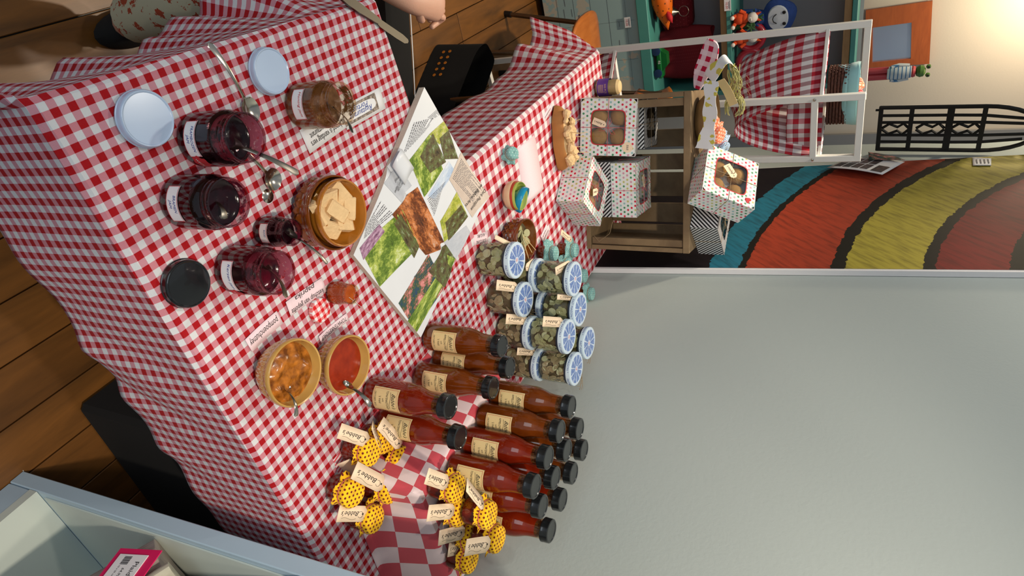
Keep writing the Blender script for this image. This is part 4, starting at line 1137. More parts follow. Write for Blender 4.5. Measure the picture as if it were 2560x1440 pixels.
def make_pickle(kind, seed):
    r, h = .0445, .0985
    t = thing('pickle_jar', '', 'jar', (0, 0, 0), group='pickle jars with blue patterned lids')
    MB().lathe([(r*.82, 0), (r*.95, .0015), (r, .006), (r, h-.028), (r*.985, h-.020), (r*.965, h-.016), (r*.965, h-.004)], 44, cap=False, cap0=True).build('glass_body', 'glass', t, True)
    MB().lathe([(r*.70, .003), (r*.82, .004), (r*.85, .010), (r*.85, h-.020), (.0001, h-.020)], 32, cap=False, cap0=True).build('brine', 'brine', t, True)
    rr_ = random.Random(seed); mat = ('pickle', 'pickle_brown')[kind]
    for i in range(90):
        a = rr_.uniform(0, 2*PI); z = rr_.uniform(.010, h-.026); q = rr_.uniform(.87, .925)*r
        m = Matrix.Translation((q*math.cos(a), q*math.sin(a), z)) @ RZ(math.degrees(a)) @ RX(rr_.uniform(0, 180)) @ RY(rr_.choice((90, 90, 75, 60, 110))+rr_.uniform(-10, 10)) @ RX(rr_.uniform(-25, 25))
        sx_ = rr_.uniform(.0075, .0125); el = rr_.uniform(.35, 1)
        vs = []; n = 10
        for zz in (-.0012, .0012):
            for j in range(n): vs.append((sx_*math.cos(2*PI*j/n), sx_*el*math.sin(2*PI*j/n), zz))
        vs = [tuple(m @ V(p)) for p in vs]; R = r*.955
        vs = [((x, y, z_) if math.hypot(x, y) < R else (x*R/math.hypot(x, y), y*R/math.hypot(x, y), z_)) for x, y, z_ in vs]
        MB().add(vs, [tuple(range(n-1, -1, -1)), tuple(range(n, 2*n))]+[(j, (j+1) % n, n+(j+1) % n, n+j) for j in range(n)]).build('pickle_slice', mat if rr_.random() > .12 else 'paper_pickle', t, False)
    MB().lathe([(r*.985, h-.0195), (r*.985, h-.013)], 40, cap=False).build('lid_seal', 'seal', t, True)
    R = r*1.045
    ld = MB().lathe([(R*.97, h-.0145), (R, h-.0135), (R, h-.0025), (R*.985, h-.0008), (R*.95, h), (R*.90, h-.0003)], 60, cap=False, cap0=True).build('lid', 'lid_side', t, True)
    MB().lathe([(R*.90, h-.0003), (R*.5, h-.0006), (.0001, h-.0006)], 60, cap=False).build('lid_print', 'lid_art', ld, True)
    b = MB()
    for k in range(4):
        b.text('FAIT MAISON *', .0088, None, fn=lambda x, y, k=k: wrap(R+.0003, D(-90+90*k), h-.0078)(x, y), width=.056)
    b.build('lid_lettering', 'blue_ink', ld)
    return t
M['paper_pickle'] = plain('pale_onion_slice', (190, 190, 156), .35, var=.15)
protos = [make_pickle(0, 1), make_pickle(1, 2), make_pickle(0, 3), make_pickle(1, 4)]
H = .0985
plist = [
 (.779, 1.208, 0, 0, 20, 'pickle jar at the far left of the front row, beside the pink label', 0),
 (.897, 1.206, 0, 0, 100, 'pickle jar second in the front row with a tag on its far shoulder', 1),
 (1.008, 1.209, 0, 0, 30, 'pickle jar third in the front row, bottom of a stack of two', 3),
 (1.122, 1.214, 0, 0, 150, 'pickle jar at the right end of the front row, bottom of a stack', 1),
 (.886, 1.306, 0, 0, 70, 'lower pickle jar hidden behind the first two jars', 2),
 (.986, 1.306, 0, 0, 10, 'lower pickle jar hidden behind the second and third jars', 1),
 (.893, 1.312, 1, 0, 0, 'upper pickle jar of the leftmost stack beside the teal cloth-capped jars', 2),
 (.990, 1.310, 1, 0, 55, 'upper pickle jar of the second stack, between two others', 0),
 (1.012, 1.216, 1, 0, 200, 'upper pickle jar above the third front jar with a tag across it', 0),
 (1.127, 1.222, 1, 0, 120, 'upper pickle jar at the right end of the stacks, next to the white wall', 3),
 (1.115, 1.322, 0, 0, 12, 'lower pickle jar in the rear right corner of the stacks', 1),
 (1.118, 1.326, 1, 0, 80, 'upper pickle jar in the rear right corner with frayed twine on its lid', 2)]
seen = set()
for x, y, lv, _, rz, lab, k in plist:
    loc = (x, y, ZC+.001+lv*(H+.0005))
    if k not in seen: seen.add(k); s_ = protos[k]; s_.location = loc; s_.rotation_euler = (0, 0, D(rz)); s_['label'] = lab
    else: dup(protos[k], lab, loc, rz)
zt1, zt2 = ZC+.085, ZC+.185
tg('cream tag on the second front pickle jar', (1291, 718), (1238, 712), zt1, zt1-.008, w=.026)
tg('cream tag on the third front pickle jar', (1315, 800), (1262, 797), zt1, zt1-.008, w=.026)
tg('cream tag on the fourth front pickle jar', (1336, 880), (1290, 878), zt1, zt1-.010, w=.020)
tg('cream tag lying across the upper jar of the third stack', (1405, 806), (1354, 803), zt2, zt2-.008, w=.026)
tg('cream tag on the upper jar of the leftmost stack', (1424, 660), (1386, 678), zt2-.002, zt2-.02, w=.022)
tg('narrow edge-on tag on the upper jar of the second stack', (1444, 746), (1390, 742), zt2, zt2-.012, w=.014)
tg('cream tag poking out behind the lid of the first pickle jar', (1316, 670), (1330, 656), zt1, zt1-.006, w=.022, logo=False)
tg('edge-on cream tag beside the amber pickle bowl', (1278, 612), (1235, 592), zt1-.01, zt1-.03, w=.012, logo=False)
tr_ = random.Random(4)
for (px, zz, lab) in (((1480, 870), ZC+.2, 'frayed twine ends on the rear right pickle jar lid'), ((1460, 935), ZC+.19, 'loop of twine hanging beside the right-end pickle jar'), ((1340, 770), ZC+.1, 'loop of twine between the second and third pickle jars')):
    p = P(px[0], px[1], zz); b = MB()
    for k in range(3):
        a = tr_.uniform(-1, 1); pts = [(p.x+.030*math.cos(a+q*.55)*(.5+q*.06)+.01*k, p.y-.02+.022*math.sin(a*2+q*.7), zz-.006+.004*math.sin(q+k)) for q in range(8)]
        b.tube(pts, .0006, 4)
    o = b.build('twine', 'twine', None); tag(o, lab, 'string')

# jars with teal dotted cloth covers behind the pickles
G2 = 'jars with teal dotted cloth covers'
def tj(label, px, ztop, z=ZC+.001, r=.022, h=.058, **k):
    p = P(px[0], px[1], ztop); return covered_jar('covered_jar', label, 'jar', (p.x, p.y, z), r, h, 'sauce_brown', 'teal_dots', G2, tw='twine', **dict(dict(skirt=.012), **k))
tj('teal cloth-covered jar standing alone on the pink napkin', (1300, 392), ZC+.040, h=.038, r=.017, seed=21, skirt=.008, tilt=(24, -30))
tj('teal cloth-covered jar between the amber bowl and the upper pickle jar', (1392, 634), ZC+.060, seed=22, skirt=.018)
tj('teal cloth-covered jar with a standing tag, nearest the crate', (1443, 626), ZC+.064, seed=23, skirt=.018, h=.062)
tj('low teal cloth-covered jar between the two taller ones', (1426, 662), ZC+.052, seed=24, h=.050, r=.020)
tj('teal cloth-covered jar behind the lid of the leftmost stack', (1466, 690), ZC+.062, seed=25, h=.060)
tj('furthest teal cloth-covered jar at the wall end of the rear table', (1484, 735), ZC+.060, seed=26, h=.058)
tg('cream tag standing on the teal-covered jar nearest the crate', (1428, 600), (1400, 580), ZC+.062, ZC+.060, w=.018, word='chutney')
# ================================================================== wooden crate standing on its side on the rear table
CO = V((1.120, 1.841, ZT+.0025)); cl_ = V((-.955, .296, 0)).normalized(); cdp = V((.296, .955, 0)).normalized()
CW, CD, CH = .514, .235, .360
cm = Matrix(((-cl_.x, cdp.x, 0, CO.x+cl_.x*CW), (-cl_.y, cdp.y, 0, CO.y+cl_.y*CW), (0, 0, 1, CO.z), (0, 0, 0, 1)))
cr = thing('wooden_crate', 'weathered wooden crate standing on its side on the rear table, holding cake boxes', 'crate', M4=cm)
tk = .016
MB().box(CW, CD, tk, bev=.001, c=(CW/2, CD/2, tk/2)).build('bottom_board', 'crate', cr)
MB().box(CW, CD*.47, .022, bev=.0015, c=(CW/2, CD*.24, CH-.011)).build('top_board', 'crate', cr)
MB().box(CW, CD*.47, .018, bev=.0015, c=(CW/2, CD*.75, CH-.012)).build('top_board', 'crate', cr)
for i, x in enumerate((tk/2, CW-tk/2)):
    MB().box(tk-.001, CD*.46, CH-.040, bev=.001, c=(x, CD*.24, CH/2-.003)).build('side_board', 'crate', cr)
    MB().box(tk-.001, CD*.44, CH-.042, bev=.001, c=(x, CD*.76, CH/2-.003)).build('side_board', 'crate', cr)
    MB().box(.024, .024, CH-.042, bev=.001, c=((.030, CW-.030)[i], .020, CH/2-.003)).build('corner_post', 'crate', cr)
for a, b_ in ((.03, .085), (.125, .185), (.21, .265), (.275, .36), (.385, .455), (.465, .50)):
    MB().box(b_-a, .010, CH-.043, bev=.001, c=((a+b_)/2, CD-.007, CH/2-.003)).build('back_slat', 'crate', cr)
b = MB().tube([(CW-.05, -.004, .03), (CW-.03, -.008, .05), (CW-.06, -.01, .09), (CW-.10, -.005, .10)], .0008, 5); b.build('loose_twine', 'twine', cr)
CT = ZT+.0025+CH

# ================================================================== cake boxes with windows
def cake_box(label, m, pat, w=.18, d=.18, h=.088, muffins=True, red=True, tagw=None, heart=False, seal=False, win=.62, ties=True, film='film', twc='twine'):
    t = thing('cake_box', label, 'box', M4=m)
    th = .0012; b = MB()
    for sx, sy, sz, cx, cy, cz in ((w, th, h, 0, -d/2+th/2, h/2), (w, th, h, 0, d/2-th/2, h/2), (th, d-2*th, h, -w/2+th/2, 0, h/2), (th, d-2*th, h, w/2-th/2, 0, h/2), (w-2*th, d-2*th, th, 0, 0, th/2)):
        b.box(sx, sy, sz, c=(cx, cy, cz))
    b.build('carton', pat, t)
    n = 40; outr = []; inn = []; hw = w/2; hd = d/2; ww = w*win/2; wd_ = d*win/2; rc = .018
    for i in range(n):
        a = 2*PI*(i+.5)/n; c, s = math.cos(a), math.sin(a); k = 1/max(abs(c), abs(s)); outr.append((c*k*hw, s*k*hd))
        q = .30; inn.append((ww*math.copysign(abs(c)**q, c), wd_*math.copysign(abs(s)**q, s)))
    for i in range(n):   # exact outer corners
        if abs(abs(outr[i][0])-hw) < hw*.10 and abs(abs(outr[i][1])-hd) < hd*.10: outr[i] = (math.copysign(hw, outr[i][0]), math.copysign(hd, outr[i][1]))
    vs = [(x, y, h) for x, y in outr]+[(x, y, h) for x, y in inn]
    fs = [(i, (i+1) % n, n+(i+1) % n, n+i) for i in range(n)]
    o = MB().add(vs, fs).build('lid', pat, t); solidify(o, .001, -1)
    inr = [(x*.955, y*.955) for x, y in inn]
    o2 = MB().add([(x*1.01, y*1.01, h+.0004) for x, y in inn]+[(x, y, h+.0004) for x, y in inr], fs).build('window_border', 'red_ink' if red else 'card_plain', o)
    MB().add([(x, y, h-.0012) for x, y in inn], [tuple(range(n))]).build('window_film', film, t)
    o = MB().box(w-.006, d-.006, .002, c=(0, 0, h*.42)).build('insert', 'paper', t)
    if muffins:
        rr_ = random.Random(len(label))
        for sx in (-1, 1):
            for sy in (-1, 1):
                m2 = T((sx*w*.185, sy*d*.185, h*.40)); r = w*.158
                mf = MB().lathe([(r*.72, 0), (r*.96, .018), (r*1.04, .024), (r*.95, .032), (r*.66, .0395), (r*.3, .0425), (.0001, .043)], 24, m2, cap=False, wob=lambda a, z: 1+.04*math.sin(a*5+z*200)).build('muffin', 'muffin', t, True)
    if ties:
        b = MB()
        e = .0009
        b.tube([(0, -hd-e, 0), (0, -hd-e, h+e), (0, hd+e, h+e), (0, hd+e, 0)], .0008, 5); b.tube([(-hw-e, 0, 0), (-hw-e, 0, h+e), (hw+e, 0, h+e), (hw+e, 0, 0)], .0008, 5)
        for k in range(3):
            a = k*2.1+.5; b.tube([(0, 0, h+.001), (.022*math.cos(a), .022*math.sin(a), h+.006), (.032*math.cos(a+.35), .032*math.sin(a+.35), h+.003), (.015*math.cos(a+.7), .015*math.sin(a+.7), h+.003), (0, 0, h+.002)], .0008, 4)
        b.build('twine_tie', twc, t)
    if heart:
        b = MB(); pts = []
        for i in range(24):
            q = 2*PI*i/24; pts.append((.0007*16*math.sin(q)**3, .0007*(13*math.cos(q)-5*math.cos(2*q)-2*math.cos(3*q)-math.cos(4*q)), 0))
        b.add(pts, [tuple(range(23, -1, -1))], T((w*.36, d*.36, h+.0012)) @ RZ(-30)); so = b.build('heart_sticker', 'red_ink', t)
    if seal:
        so = MB().lathe([(.017, .0002), (.017, .0008), (.0001, .0008)], 28, T((w*.34, d*.36, h)), cap=False).build('round_sticker', 'tag', t)
        MB().text('B&B', .010, T((w*.34, d*.36, h+.001)), .2).build('sticker_text', 'grey_ink', so)
    return t
M['card_plain'] = plain('dark_card_border', (60, 60, 66), .5)
M['film_dark'] = glass('smoky_window_film', (120, 124, 128), .22)
def basis(o, x, y, z): return Matrix(((x[0], y[0], z[0], o[0]), (x[1], y[1], z[1], o[1]), (x[2], y[2], z[2], o[2]), (0, 0, 0, 1)))
z1_ = V((-.257, -.945, .201)).normalized()
BX1 = basis(V((.714, 1.937, .842))-z1_*.080, (.959, -.276, -.072), (.123, .174, .977), z1_)
cake_box('white dotted cake box stood on edge, its window with four muffins facing out', BX1, 'card_dots', .182, .182, .080, seal=True, twc='redtwine')
m3 = T((.846, 1.668, ZC+.002)) @ RZ(36.5) @ T((.090, .0825, 0))
cake_box('white dotted cake box turned cornerwise in front of the crate', m3, 'card_dots', .18, .165, .090, twc='redtwine')
mS5 = T((.820, 1.915, CO.z+tk+.001)) @ RZ(-17) @ T((.098, .088, 0))
cake_box('striped black and white cake box under the dotted box inside the crate', mS5, 'card_stripes', .185, .17, .082, muffins=False, red=False, ties=False)
m5 = T((.822, 1.913, CO.z+tk+.084)) @ RZ(-15) @ T((.098, .088, 0))
cake_box('white dotted cake box on top of a striped one inside the crate', m5, 'card_dots', .182, .165, .086, muffins=False, twc='redtwine')
mS2 = T((.662, 2.052, CO.z+tk+.001)) @ RZ(-17) @ T((.083, .083, 0))
cake_box('lower striped cake box at the left inside the crate', mS2, 'card_stripes', .160, .160, .086, muffins=False, red=False, ties=False)
cake_box('upper striped cake box with a dark window behind the muffin box', mS2 @ T((0, 0, .0875)), 'card_stripes', .160, .160, .086, muffins=False, red=False, film='film_dark')
BX6 = basis((.940, 1.943, 1.172), V((.455, -.889, .053)).normalized(), V((.532, .318, .785)).normalized(), V((-.714, -.329, .618)).normalized())
BX6 = frame((.940, 1.943, 1.174), (.455, -.889, .053), (.532, .318, .785))
cake_box('white dotted cake box propped at a slant on top of the crate', BX6, 'card_dots', .178, .178, .088, heart=True)
m7 = T((1.036, 1.868, CT+.001)) @ RZ(31) @ T((.090, .085, 0))
cake_box('striped black and white cake box at the right end of the crate top', m7, 'card_stripes', .18, .17, .086, muffins=False, red=False, film='film_dark')
def btag(label, m, u, v, rot, w=.022, L=.042, word="Babbe's", h=.09):
    a = m @ V((u, v, h+.003)); e = m @ V((u+L*math.cos(D(rot)), v+L*math.sin(D(rot)), h+.004))
    n = (m.to_3x3() @ V((0, 0, 1))).normalized(); d = (e-a)
    t = thing('gift_tag', label, 'tag', M4=frame(a, d, n.cross(d)))
    o = MB().add([(-.003, -w*.2, 0), (.004, -w/2, 0), (L, -w/2, 0), (L, w/2, 0), (.004, w/2, 0), (-.003, w*.2, 0)], [(0, 1, 2, 3, 4, 5)]).build('card', 'tag', t); solidify(o, .0007, -1)
    MB().text(word, w*.42, T((L*.55, 0, .0004)), .35, width=L*.66).build('handwritten_name', 'ink', t)
    MB().lathe([(.0016, .0003), (.0016, .0005), (.0001, .0005)], 10, T((.004, 0, 0)), cap=False).build('hole', 'ink', t)
btag('small cream tag tied over the window of the upright muffin box', BX1, -.008, -.010, 250, h=.080)
btag('small cream tag on the cornerwise dotted cake box', m3, 0, 0, 215)
btag('small cream tag on the dotted cake box inside the crate', m5, 0, 0, 200, h=.086)
btag('cream tag on the slanted cake box on top of the crate', BX6, .0, .01, 225, h=.088, w=.028, L=.046)

# ---- filled loaf with toothpicks
lf = thing('bread_loaf', 'hollowed brown loaf filled with torn bread and toothpicks beside the muffin box', 'bread', (.674, 1.752, ZC+.001), -12)
def loaf(a, b_):
    t_ = a*2*PI; q = b_*PI/2; L_, W_, Hh = .100, .038, .046
    x = L_*math.cos(t_)*math.cos(q*.98)**.55; y = W_*math.sin(t_)*math.cos(q*.98)**.45; z = .004+Hh*math.sin(q)*.9
    return (x, y, z+.002*math.sin(x*90)*math.sin(y*80))
lb_ = MB().grid(lambda a, b_: loaf(a, b_*.62), 48, 14); lb_.grid(lambda a, b_: (loaf(a, 0)[0]*(1-b_*.3), loaf(a, 0)[1]*(1-b_*.3), .004*(1-b_)), 48, 2); lb_.build('crust', 'crust', lf, True)
b = MB()
b.grid(lambda a, b_: (loaf(a, .62)[0]*(1-b_), loaf(a, .62)[1]*(1-b_), loaf(a, .62)[2]-.004+.006*b_), 32, 5); b.build('crumb_bed', 'bread', lf, True)
rl_ = random.Random(2)
for i in range(26):
    x = rl_.uniform(-.078, .078); y = rl_.uniform(-.022, .022); r_ = rl_.uniform(.010, .017); m = T((x, y, .042+rl_.uniform(0, .010))) @ RZ(rl_.uniform(0, 360)) @ RX(rl_.uniform(-40, 40))
    b = MB().lathe([(r_*.4, -r_*.6), (r_*.95, -r_*.3), (r_, .1*r_), (r_*.7, r_*.55), (.0001, r_*.7)], 9, m, cap=False, cap0=True, wob=lambda a, z, i=i: 1+.25*math.sin(a*3+i)+.15*math.sin(a*5+i*2)+z*8)
    b.build('torn_piece', 'bread', lf)
for i, (x, y, dx, dy) in enumerate(((-.045, .010, -.02, .03), (-.01, .012, .0, .04), (-.005, .0, .01, .035), (.03, .014, .005, .045), (.045, .010, .01, .04), (.06, .012, .02, .035), (-.02, -.02, .0, -.02), (.055, -.010, .02, .0))):
    tt = thing('toothpick', 'toothpick in the filled loaf, '+('leftmost of all', 'second from the left', 'third from the left', 'middle one leaning to the box', 'one right of the middle', 'next to the right end', 'short one on the near side', 'rightmost of all')[i], 'toothpick', (0, 0, 0))
    a = lf.matrix_world @ V((0, 0, 0)); Ml = T((.674, 1.752, ZC+.001)) @ RZ(-12)
    MB().tube([Ml @ V((x, y, .05)), Ml @ V((x+dx*.6, y+dy*.6, .088))], .0010, 6).build('stick', 'toothpick', tt)

tub = thing('toothpick_tub', 'round clear tub of toothpicks with a purple label behind the muffin box', 'tub', (.642, 2.132, ZC+.001))
MB().lathe([(.026, 0), (.030, .002), (.030, .078), (.028, .080)], 36, cap=False, cap0=True).build('tub_wall', 'glass', tub, True)
M['purple'] = plain('purple_printed_label', (92, 58, 150), .4, var=.08)
lo = MB().lathe([(.0304, .012), (.0304, .052)], 36, cap=False).build('label', 'purple', tub, True)
b = MB().text('500 PCS', .010, None, fn=lambda x, y: wrap(.0308, D(-100), .042)(x, y), width=.032)
for i in range(5): b.grid(lambda a, c, i=i: wrap(.0308, D(-100), .034-.004*i)((a-.5)*.028, (c-.5)*.0014), 6, 1)
b.build('label_text', 'toothpick', lo)
b = MB().lathe([(.0245, .006), (.0255, .078), (.020, .086), (.010, .088), (.0001, .0885)], 30, cap=False, cap0=True); tag(b.build('toothpick_bundle', 'toothpick', tub, False), kind='stuff')

# ================================================================== wooden bowl of cloth-capped jars on the crate top
wb = thing('wooden_bowl', 'turned wooden bowl on top of the crate, heaped with cloth-covered jars', 'bowl', (.748, 2.062, CT+.001))
MB().lathe([(.045, 0), (.060, .002), (.076, .018), (.084, .040), (.085, .052), (.081, .053), (.077, .040), (.066, .018), (.040, .010), (.0001, .009)], 48, cap=False, cap0=True).build('bowl_body', 'bowl_wood', wb, True)
M['orange_dots'] = dots('orange_patterned_cotton', (226, 120, 84), [(240, 190, 170)], .012, .30, .85, sheen=.1, bump=.3)
M['blue_floral'] = dots('blue_floral_cotton', (196, 216, 232), [(40, 90, 150), (90, 150, 200), (20, 50, 90)], .006, .33, .85, sheen=.1, bump=.3)
M['white_yellow'] = (lambda w_: (w_.set(color=w_.mix(w_.math('GREATER_THAN', w_.noise(38, 2, rough=.4), .60), lin((232, 236, 238)), lin((206, 196, 84))), rough=.85, sheen=.2), w_.m)[1])(N('white_cotton_yellow_sprigs'))
M['check_dark'] = gingham('rose_check_cotton', .030, (186, 20, 60), (226, 190, 200), (226, 190, 200), (236, 214, 220), (.2, .2))
covered_jar('covered_jar', 'jar under orange patterned cloth in the wooden bowl', 'jar', (.775, 2.030, CT+.028), .026, .060, 'sauce_red', 'orange_dots', 'cloth-covered jars in the wooden bowl', skirt=.022, seed=31, tilt=(22, 8), drop=.014)
covered_jar('covered_jar', 'jar under blue floral cloth at the right of the wooden bowl', 'jar', (.815, 2.060, CT+.040), .024, .060, 'sauce_brown', 'blue_floral', 'cloth-covered jars in the wooden bowl', skirt=.022, seed=32, tilt=(30, 25), drop=.016)
def ribbon_thing(name, label, cat, pts, w, mat, th=.0014, group=None):
    o = MB().ribbon([V(p) for p in pts], w, th).build(name, mat, None, True); tag(o, label, cat, group); return o
def smooth(pts, k=6):
    pts = [V(p) for p in pts]; out = []
    for i in range(len(pts)-1):
        p0, p1, p2, p3 = pts[max(i-1, 0)], pts[i], pts[i+1], pts[min(i+2, len(pts)-1)]
        for j in range(k):
            t = j/k; out.append(.5*((2*p1)+(p2-p0)*t+(2*p0-5*p1+4*p2-p3)*t*t+(3*p1-p0-3*p2+p3)*t**3))
    out.append(pts[-1]); return out
q = lambda x, y, Y: PY(x, y, Y)
sw = smooth([q(1779, 202, 1.985), q(1776, 236, 1.965), q(1775, 275, 1.957), q(1773, 312, 1.962), q(1768, 340, 1.955), q(1762, 372, 1.95)], 6)
n_ = len(sw); ws = [V((.004, -.012, .040+.006*math.sin(i*.6)+(.030 if i > n_*.72 else 0)*((i-n_*.72)/(n_*.28)))) for i in range(n_)]
ribbon_thing('cloth_strip', 'white cloth strip with yellow sprigs draped along the front of the wooden bowl', 'cloth', sw, ws, 'white_yellow')
sw = smooth([q(1772, 196, 2.0), q(1792, 168, 2.0), q(1815, 148, 2.02), q(1832, 160, 2.04), q(1838, 186, 2.05)], 6)
ws = [V((.018+.010*math.sin(i*.5), -.030, .030)) for i in range(len(sw))]
ribbon_thing('cloth_strip', 'white cloth strip with yellow sprigs looping up at the left of the wooden bowl', 'cloth', sw, ws, 'white_yellow')
sw = smooth([q(1752, 350, 1.975), q(1742, 362, 1.955), q(1740, 345, 1.97)], 4)
kt = smooth([q(1800, 200, 1.99), q(1818, 226, 1.985), q(1834, 262, 1.99)], 5)
ribbon_thing('kraft_tag', 'blank kraft paper band in the middle of the wooden bowl', 'tag', kt, V((-.012, -.010, .026)), 'kraft', .0008)
tw_ = smooth([q(1742, 222, 2.03), q(1752, 186, 2.05), q(1768, 150, 2.06), q(1778, 112, 2.07), q(1776, 100, 2.07)], 6)
n_ = len(tw_); ws = [V((.02, -.015, .060)).normalized()*(.052*math.sin(PI*(i+2.2)/(n_+3))+.006) for i in range(n_)]
ribbon_thing('checked_cloth', 'rose and white checked cloth sticking out left of the wooden bowl', 'cloth', tw_, ws, 'check_dark', .006)
rf = thing('raffia_bundle', 'bundle of pale green raffia at the top of the wooden bowl', 'raffia', (0, 0, 0))
c_ = q(1842, 205, 2.03); rr_ = random.Random(8)
b = MB()
for i in range(26):
    o_ = V((rr_.uniform(-.010, .010), rr_.uniform(-.012, .012), rr_.uniform(-.012, .012)))
    pts = [c_+o_+V((-.045+.018*k, .006*math.sin(k*1.3+i), .010*math.sin(k*.8+i*.3)-.004*abs(k-2.5))) for k in range(6)]
    b.tube(pts, .0013, 4)
tag(b.build('strands', 'raffia', rf), kind='stuff')
b = MB()
for k in range(3):
    a = k*.9; b.tube([c_+V((.005*k, 0, .01)), c_+V((-.02+.02*k, -.01, .030)), c_+V((-.005+.022*k, -.012, .040)), c_+V((.012+.01*k, -.004, .018))], .0007, 4)
b.build('twine_bow', 'twine', rf)
c_ = q(1836, 268, 2.03); o = MB()
for i in range(20):
    o_ = V((rr_.uniform(-.008, .008), rr_.uniform(-.008, .008), rr_.uniform(-.008, .008)))
    o.tube([c_+o_+V((.030*math.cos(k*.55+i*.1), .012*math.sin(k*.5), .022*math.sin(k*.55+i*.1))) for k in range(8)], .0012, 4)
o = o.build('raffia_coil', 'raffia', None); tag(o, 'loose coil of green raffia on the right part of the wooden bowl', 'raffia')

# ================================================================== white rack behind the rear table
rk = thing('display_rack', 'tall white square-tube rack with gingham slings behind the rear table', 'rack', (0, 0, 0))
A1_, A2_, B1r, B2r = (.593, 2.447), (.838, 2.470), (.766, 2.262), (.975, 2.268)
def bar(name, a, b_, s=.021, par=rk):
    a, b_ = V(a), V(b_); d = b_-a; up = V((0, 0, 1)) if abs(d.normalized().z) < .9 else V((0, 1, 0))
    return MB().box(d.length, s, s, frame((a+b_)/2, d, up.cross(d)), bev=.0015).build(name, 'white_paint', par)
HT = 1.575
for p in (A1_, A2_, B1r, B2r): bar('post', (*p, 0), (*p, HT))
for a, b_ in ((A1_, A2_), (B1r, B2r)):
    bar('top_rail', (*a, HT-.011), (*b_, HT-.011)); bar('shelf_rail', (*a, 1.43), (*b_, 1.43)); bar('lower_rail', (*a, .14), (*b_, .14)); bar('middle_rail', (*a, .70), (*b_, .70))
for a, b_ in ((A1_, B1r), (A2_, B2r)):
    bar('rod', (*a, 1.448), (*b_, 1.448), .012); bar('rod', (*a, .715), (*b_, .715), .012); bar('side_rail', (*a, .14), (*b_, .14), .018)
for p in (B1r, B2r):
    for z in (1.43, .70): MB().lathe([(.0045, 0), (.0045, .003), (.003, .0042), (.0001, .0044)], 12, frame((p[0], p[1]-.0112, z), (1, 0, 0), (0, 0, 1)) @ RX(0), cap=False).build('bolt', 'steel', rk, True)
def sling(name, label, z, sag):
    a, b_, c, d = V((*A1_, z)), V((*B1r, z)), V((*B2r, z)), V((*A2_, z))
    def fn(s, t):
        p = a*(1-t)+b_*t; q2 = d*(1-t)+c*t; p2 = p*(1-s)+q2*s
        return p2+V((0, 0, -sag*(4*s*(1-s))**.8-.02*math.sin(s*PI)*math.sin(t*5)))
    o = MB().grid(fn, 36, 14, uvf=lambda s, t: (s*.75, t*.30)).build(name, 'gingham_sling', None, True); solidify(o, .0015)
    return tag(o, label, 'cloth')
sling('cloth_sling', 'upper red and white checked sling hanging deep between the rack rods', 1.456, .30)
sling('cloth_sling', 'lower red and white checked sling of the rack seen through the crate slats', .723, .22)
hang = MB().grid(lambda s, t: (B1r[0]+.012+(B2r[0]-B1r[0]-.024)*s, 2.30+.006*math.sin(s*9), 1.452-.11*t), 14, 8, uvf=lambda s, t: (s*.2, t*.11)).build('hanging_cloth', 'gingham_sling', None, True); solidify(hang, .0015)
tag(hang, 'square of red checked cloth hanging from the right rail of the rack', 'cloth')
# wicker basket with teal lining on the rack
bk = thing('wicker_basket', 'dark wicker basket with a pale teal lining on top of the rack', 'basket', (.790, 2.362, 1.462), -8)
M['wicker'] = plain('dark_wicker', (72, 34, 18), .7, var=.4, scale=90, bump=.5)
M['lining'] = plain('pale_teal_lining', (140, 190, 194), .85, var=.08, scale=25, sheen=.2)
b = MB()
for zz in range(9):
    z = .004+zz*.0095; pts = []
    for i in range(48):
        a = 2*PI*i/48; x = .088*math.copysign(abs(math.cos(a))**.5, math.cos(a)); y = .058*math.copysign(abs(math.sin(a))**.5, math.sin(a)); k = 1+.018*(1 if (i+zz) % 2 else -1); pts.append((x*k, y*k, z))
    b.tube(pts, .0052, 5, close=True)
b.box(.17, .11, .006, c=(0, 0, .004)); b.build('woven_wall', 'wicker', bk)
def lin_fn(a, t):
    x = .094*math.copysign(abs(math.cos(a*2*PI))**.55, math.cos(a*2*PI)); y = .064*math.copysign(abs(math.sin(a*2*PI))**.55, math.sin(a*2*PI))
    drop = .022+.030*max(0, math.cos(a*2*PI-PI))**2+.012*math.sin(a*19)
    return (x*(.93+.10*math.sin(min(1, t*1.5)*PI)**.5+.03*t), y*(.93+.12*math.sin(min(1, t*1.5)*PI)**.5+.03*t), .078+.016*math.sin(t*PI)-(drop*(t-.4)/.6 if t > .4 else .03*(1-t/.4)))
o = MB().grid(lin_fn, 60, 8).build('lining', 'lining', bk, True); solidify(o, .002)
for i, (x, mt, nm) in enumerate(((-.03, 'orange_dots', 'orange'), (.0, 'gingham_lid', 'red'), (.03, 'orange_dots', 'peach'), (.055, 'blue_floral', 'blue'))):
    o = MB().tube([(.790+x, 2.33, 1.535), (.795+x, 2.362, 1.556), (.790+x, 2.40, 1.550)], [.011, .0135, .011], 12).build('cloth_roll', mt, None, True); tag(o, 'small rolled %s patterned cloth in the wicker basket' % nm, 'cloth', 'rolled cloths in the wicker basket')
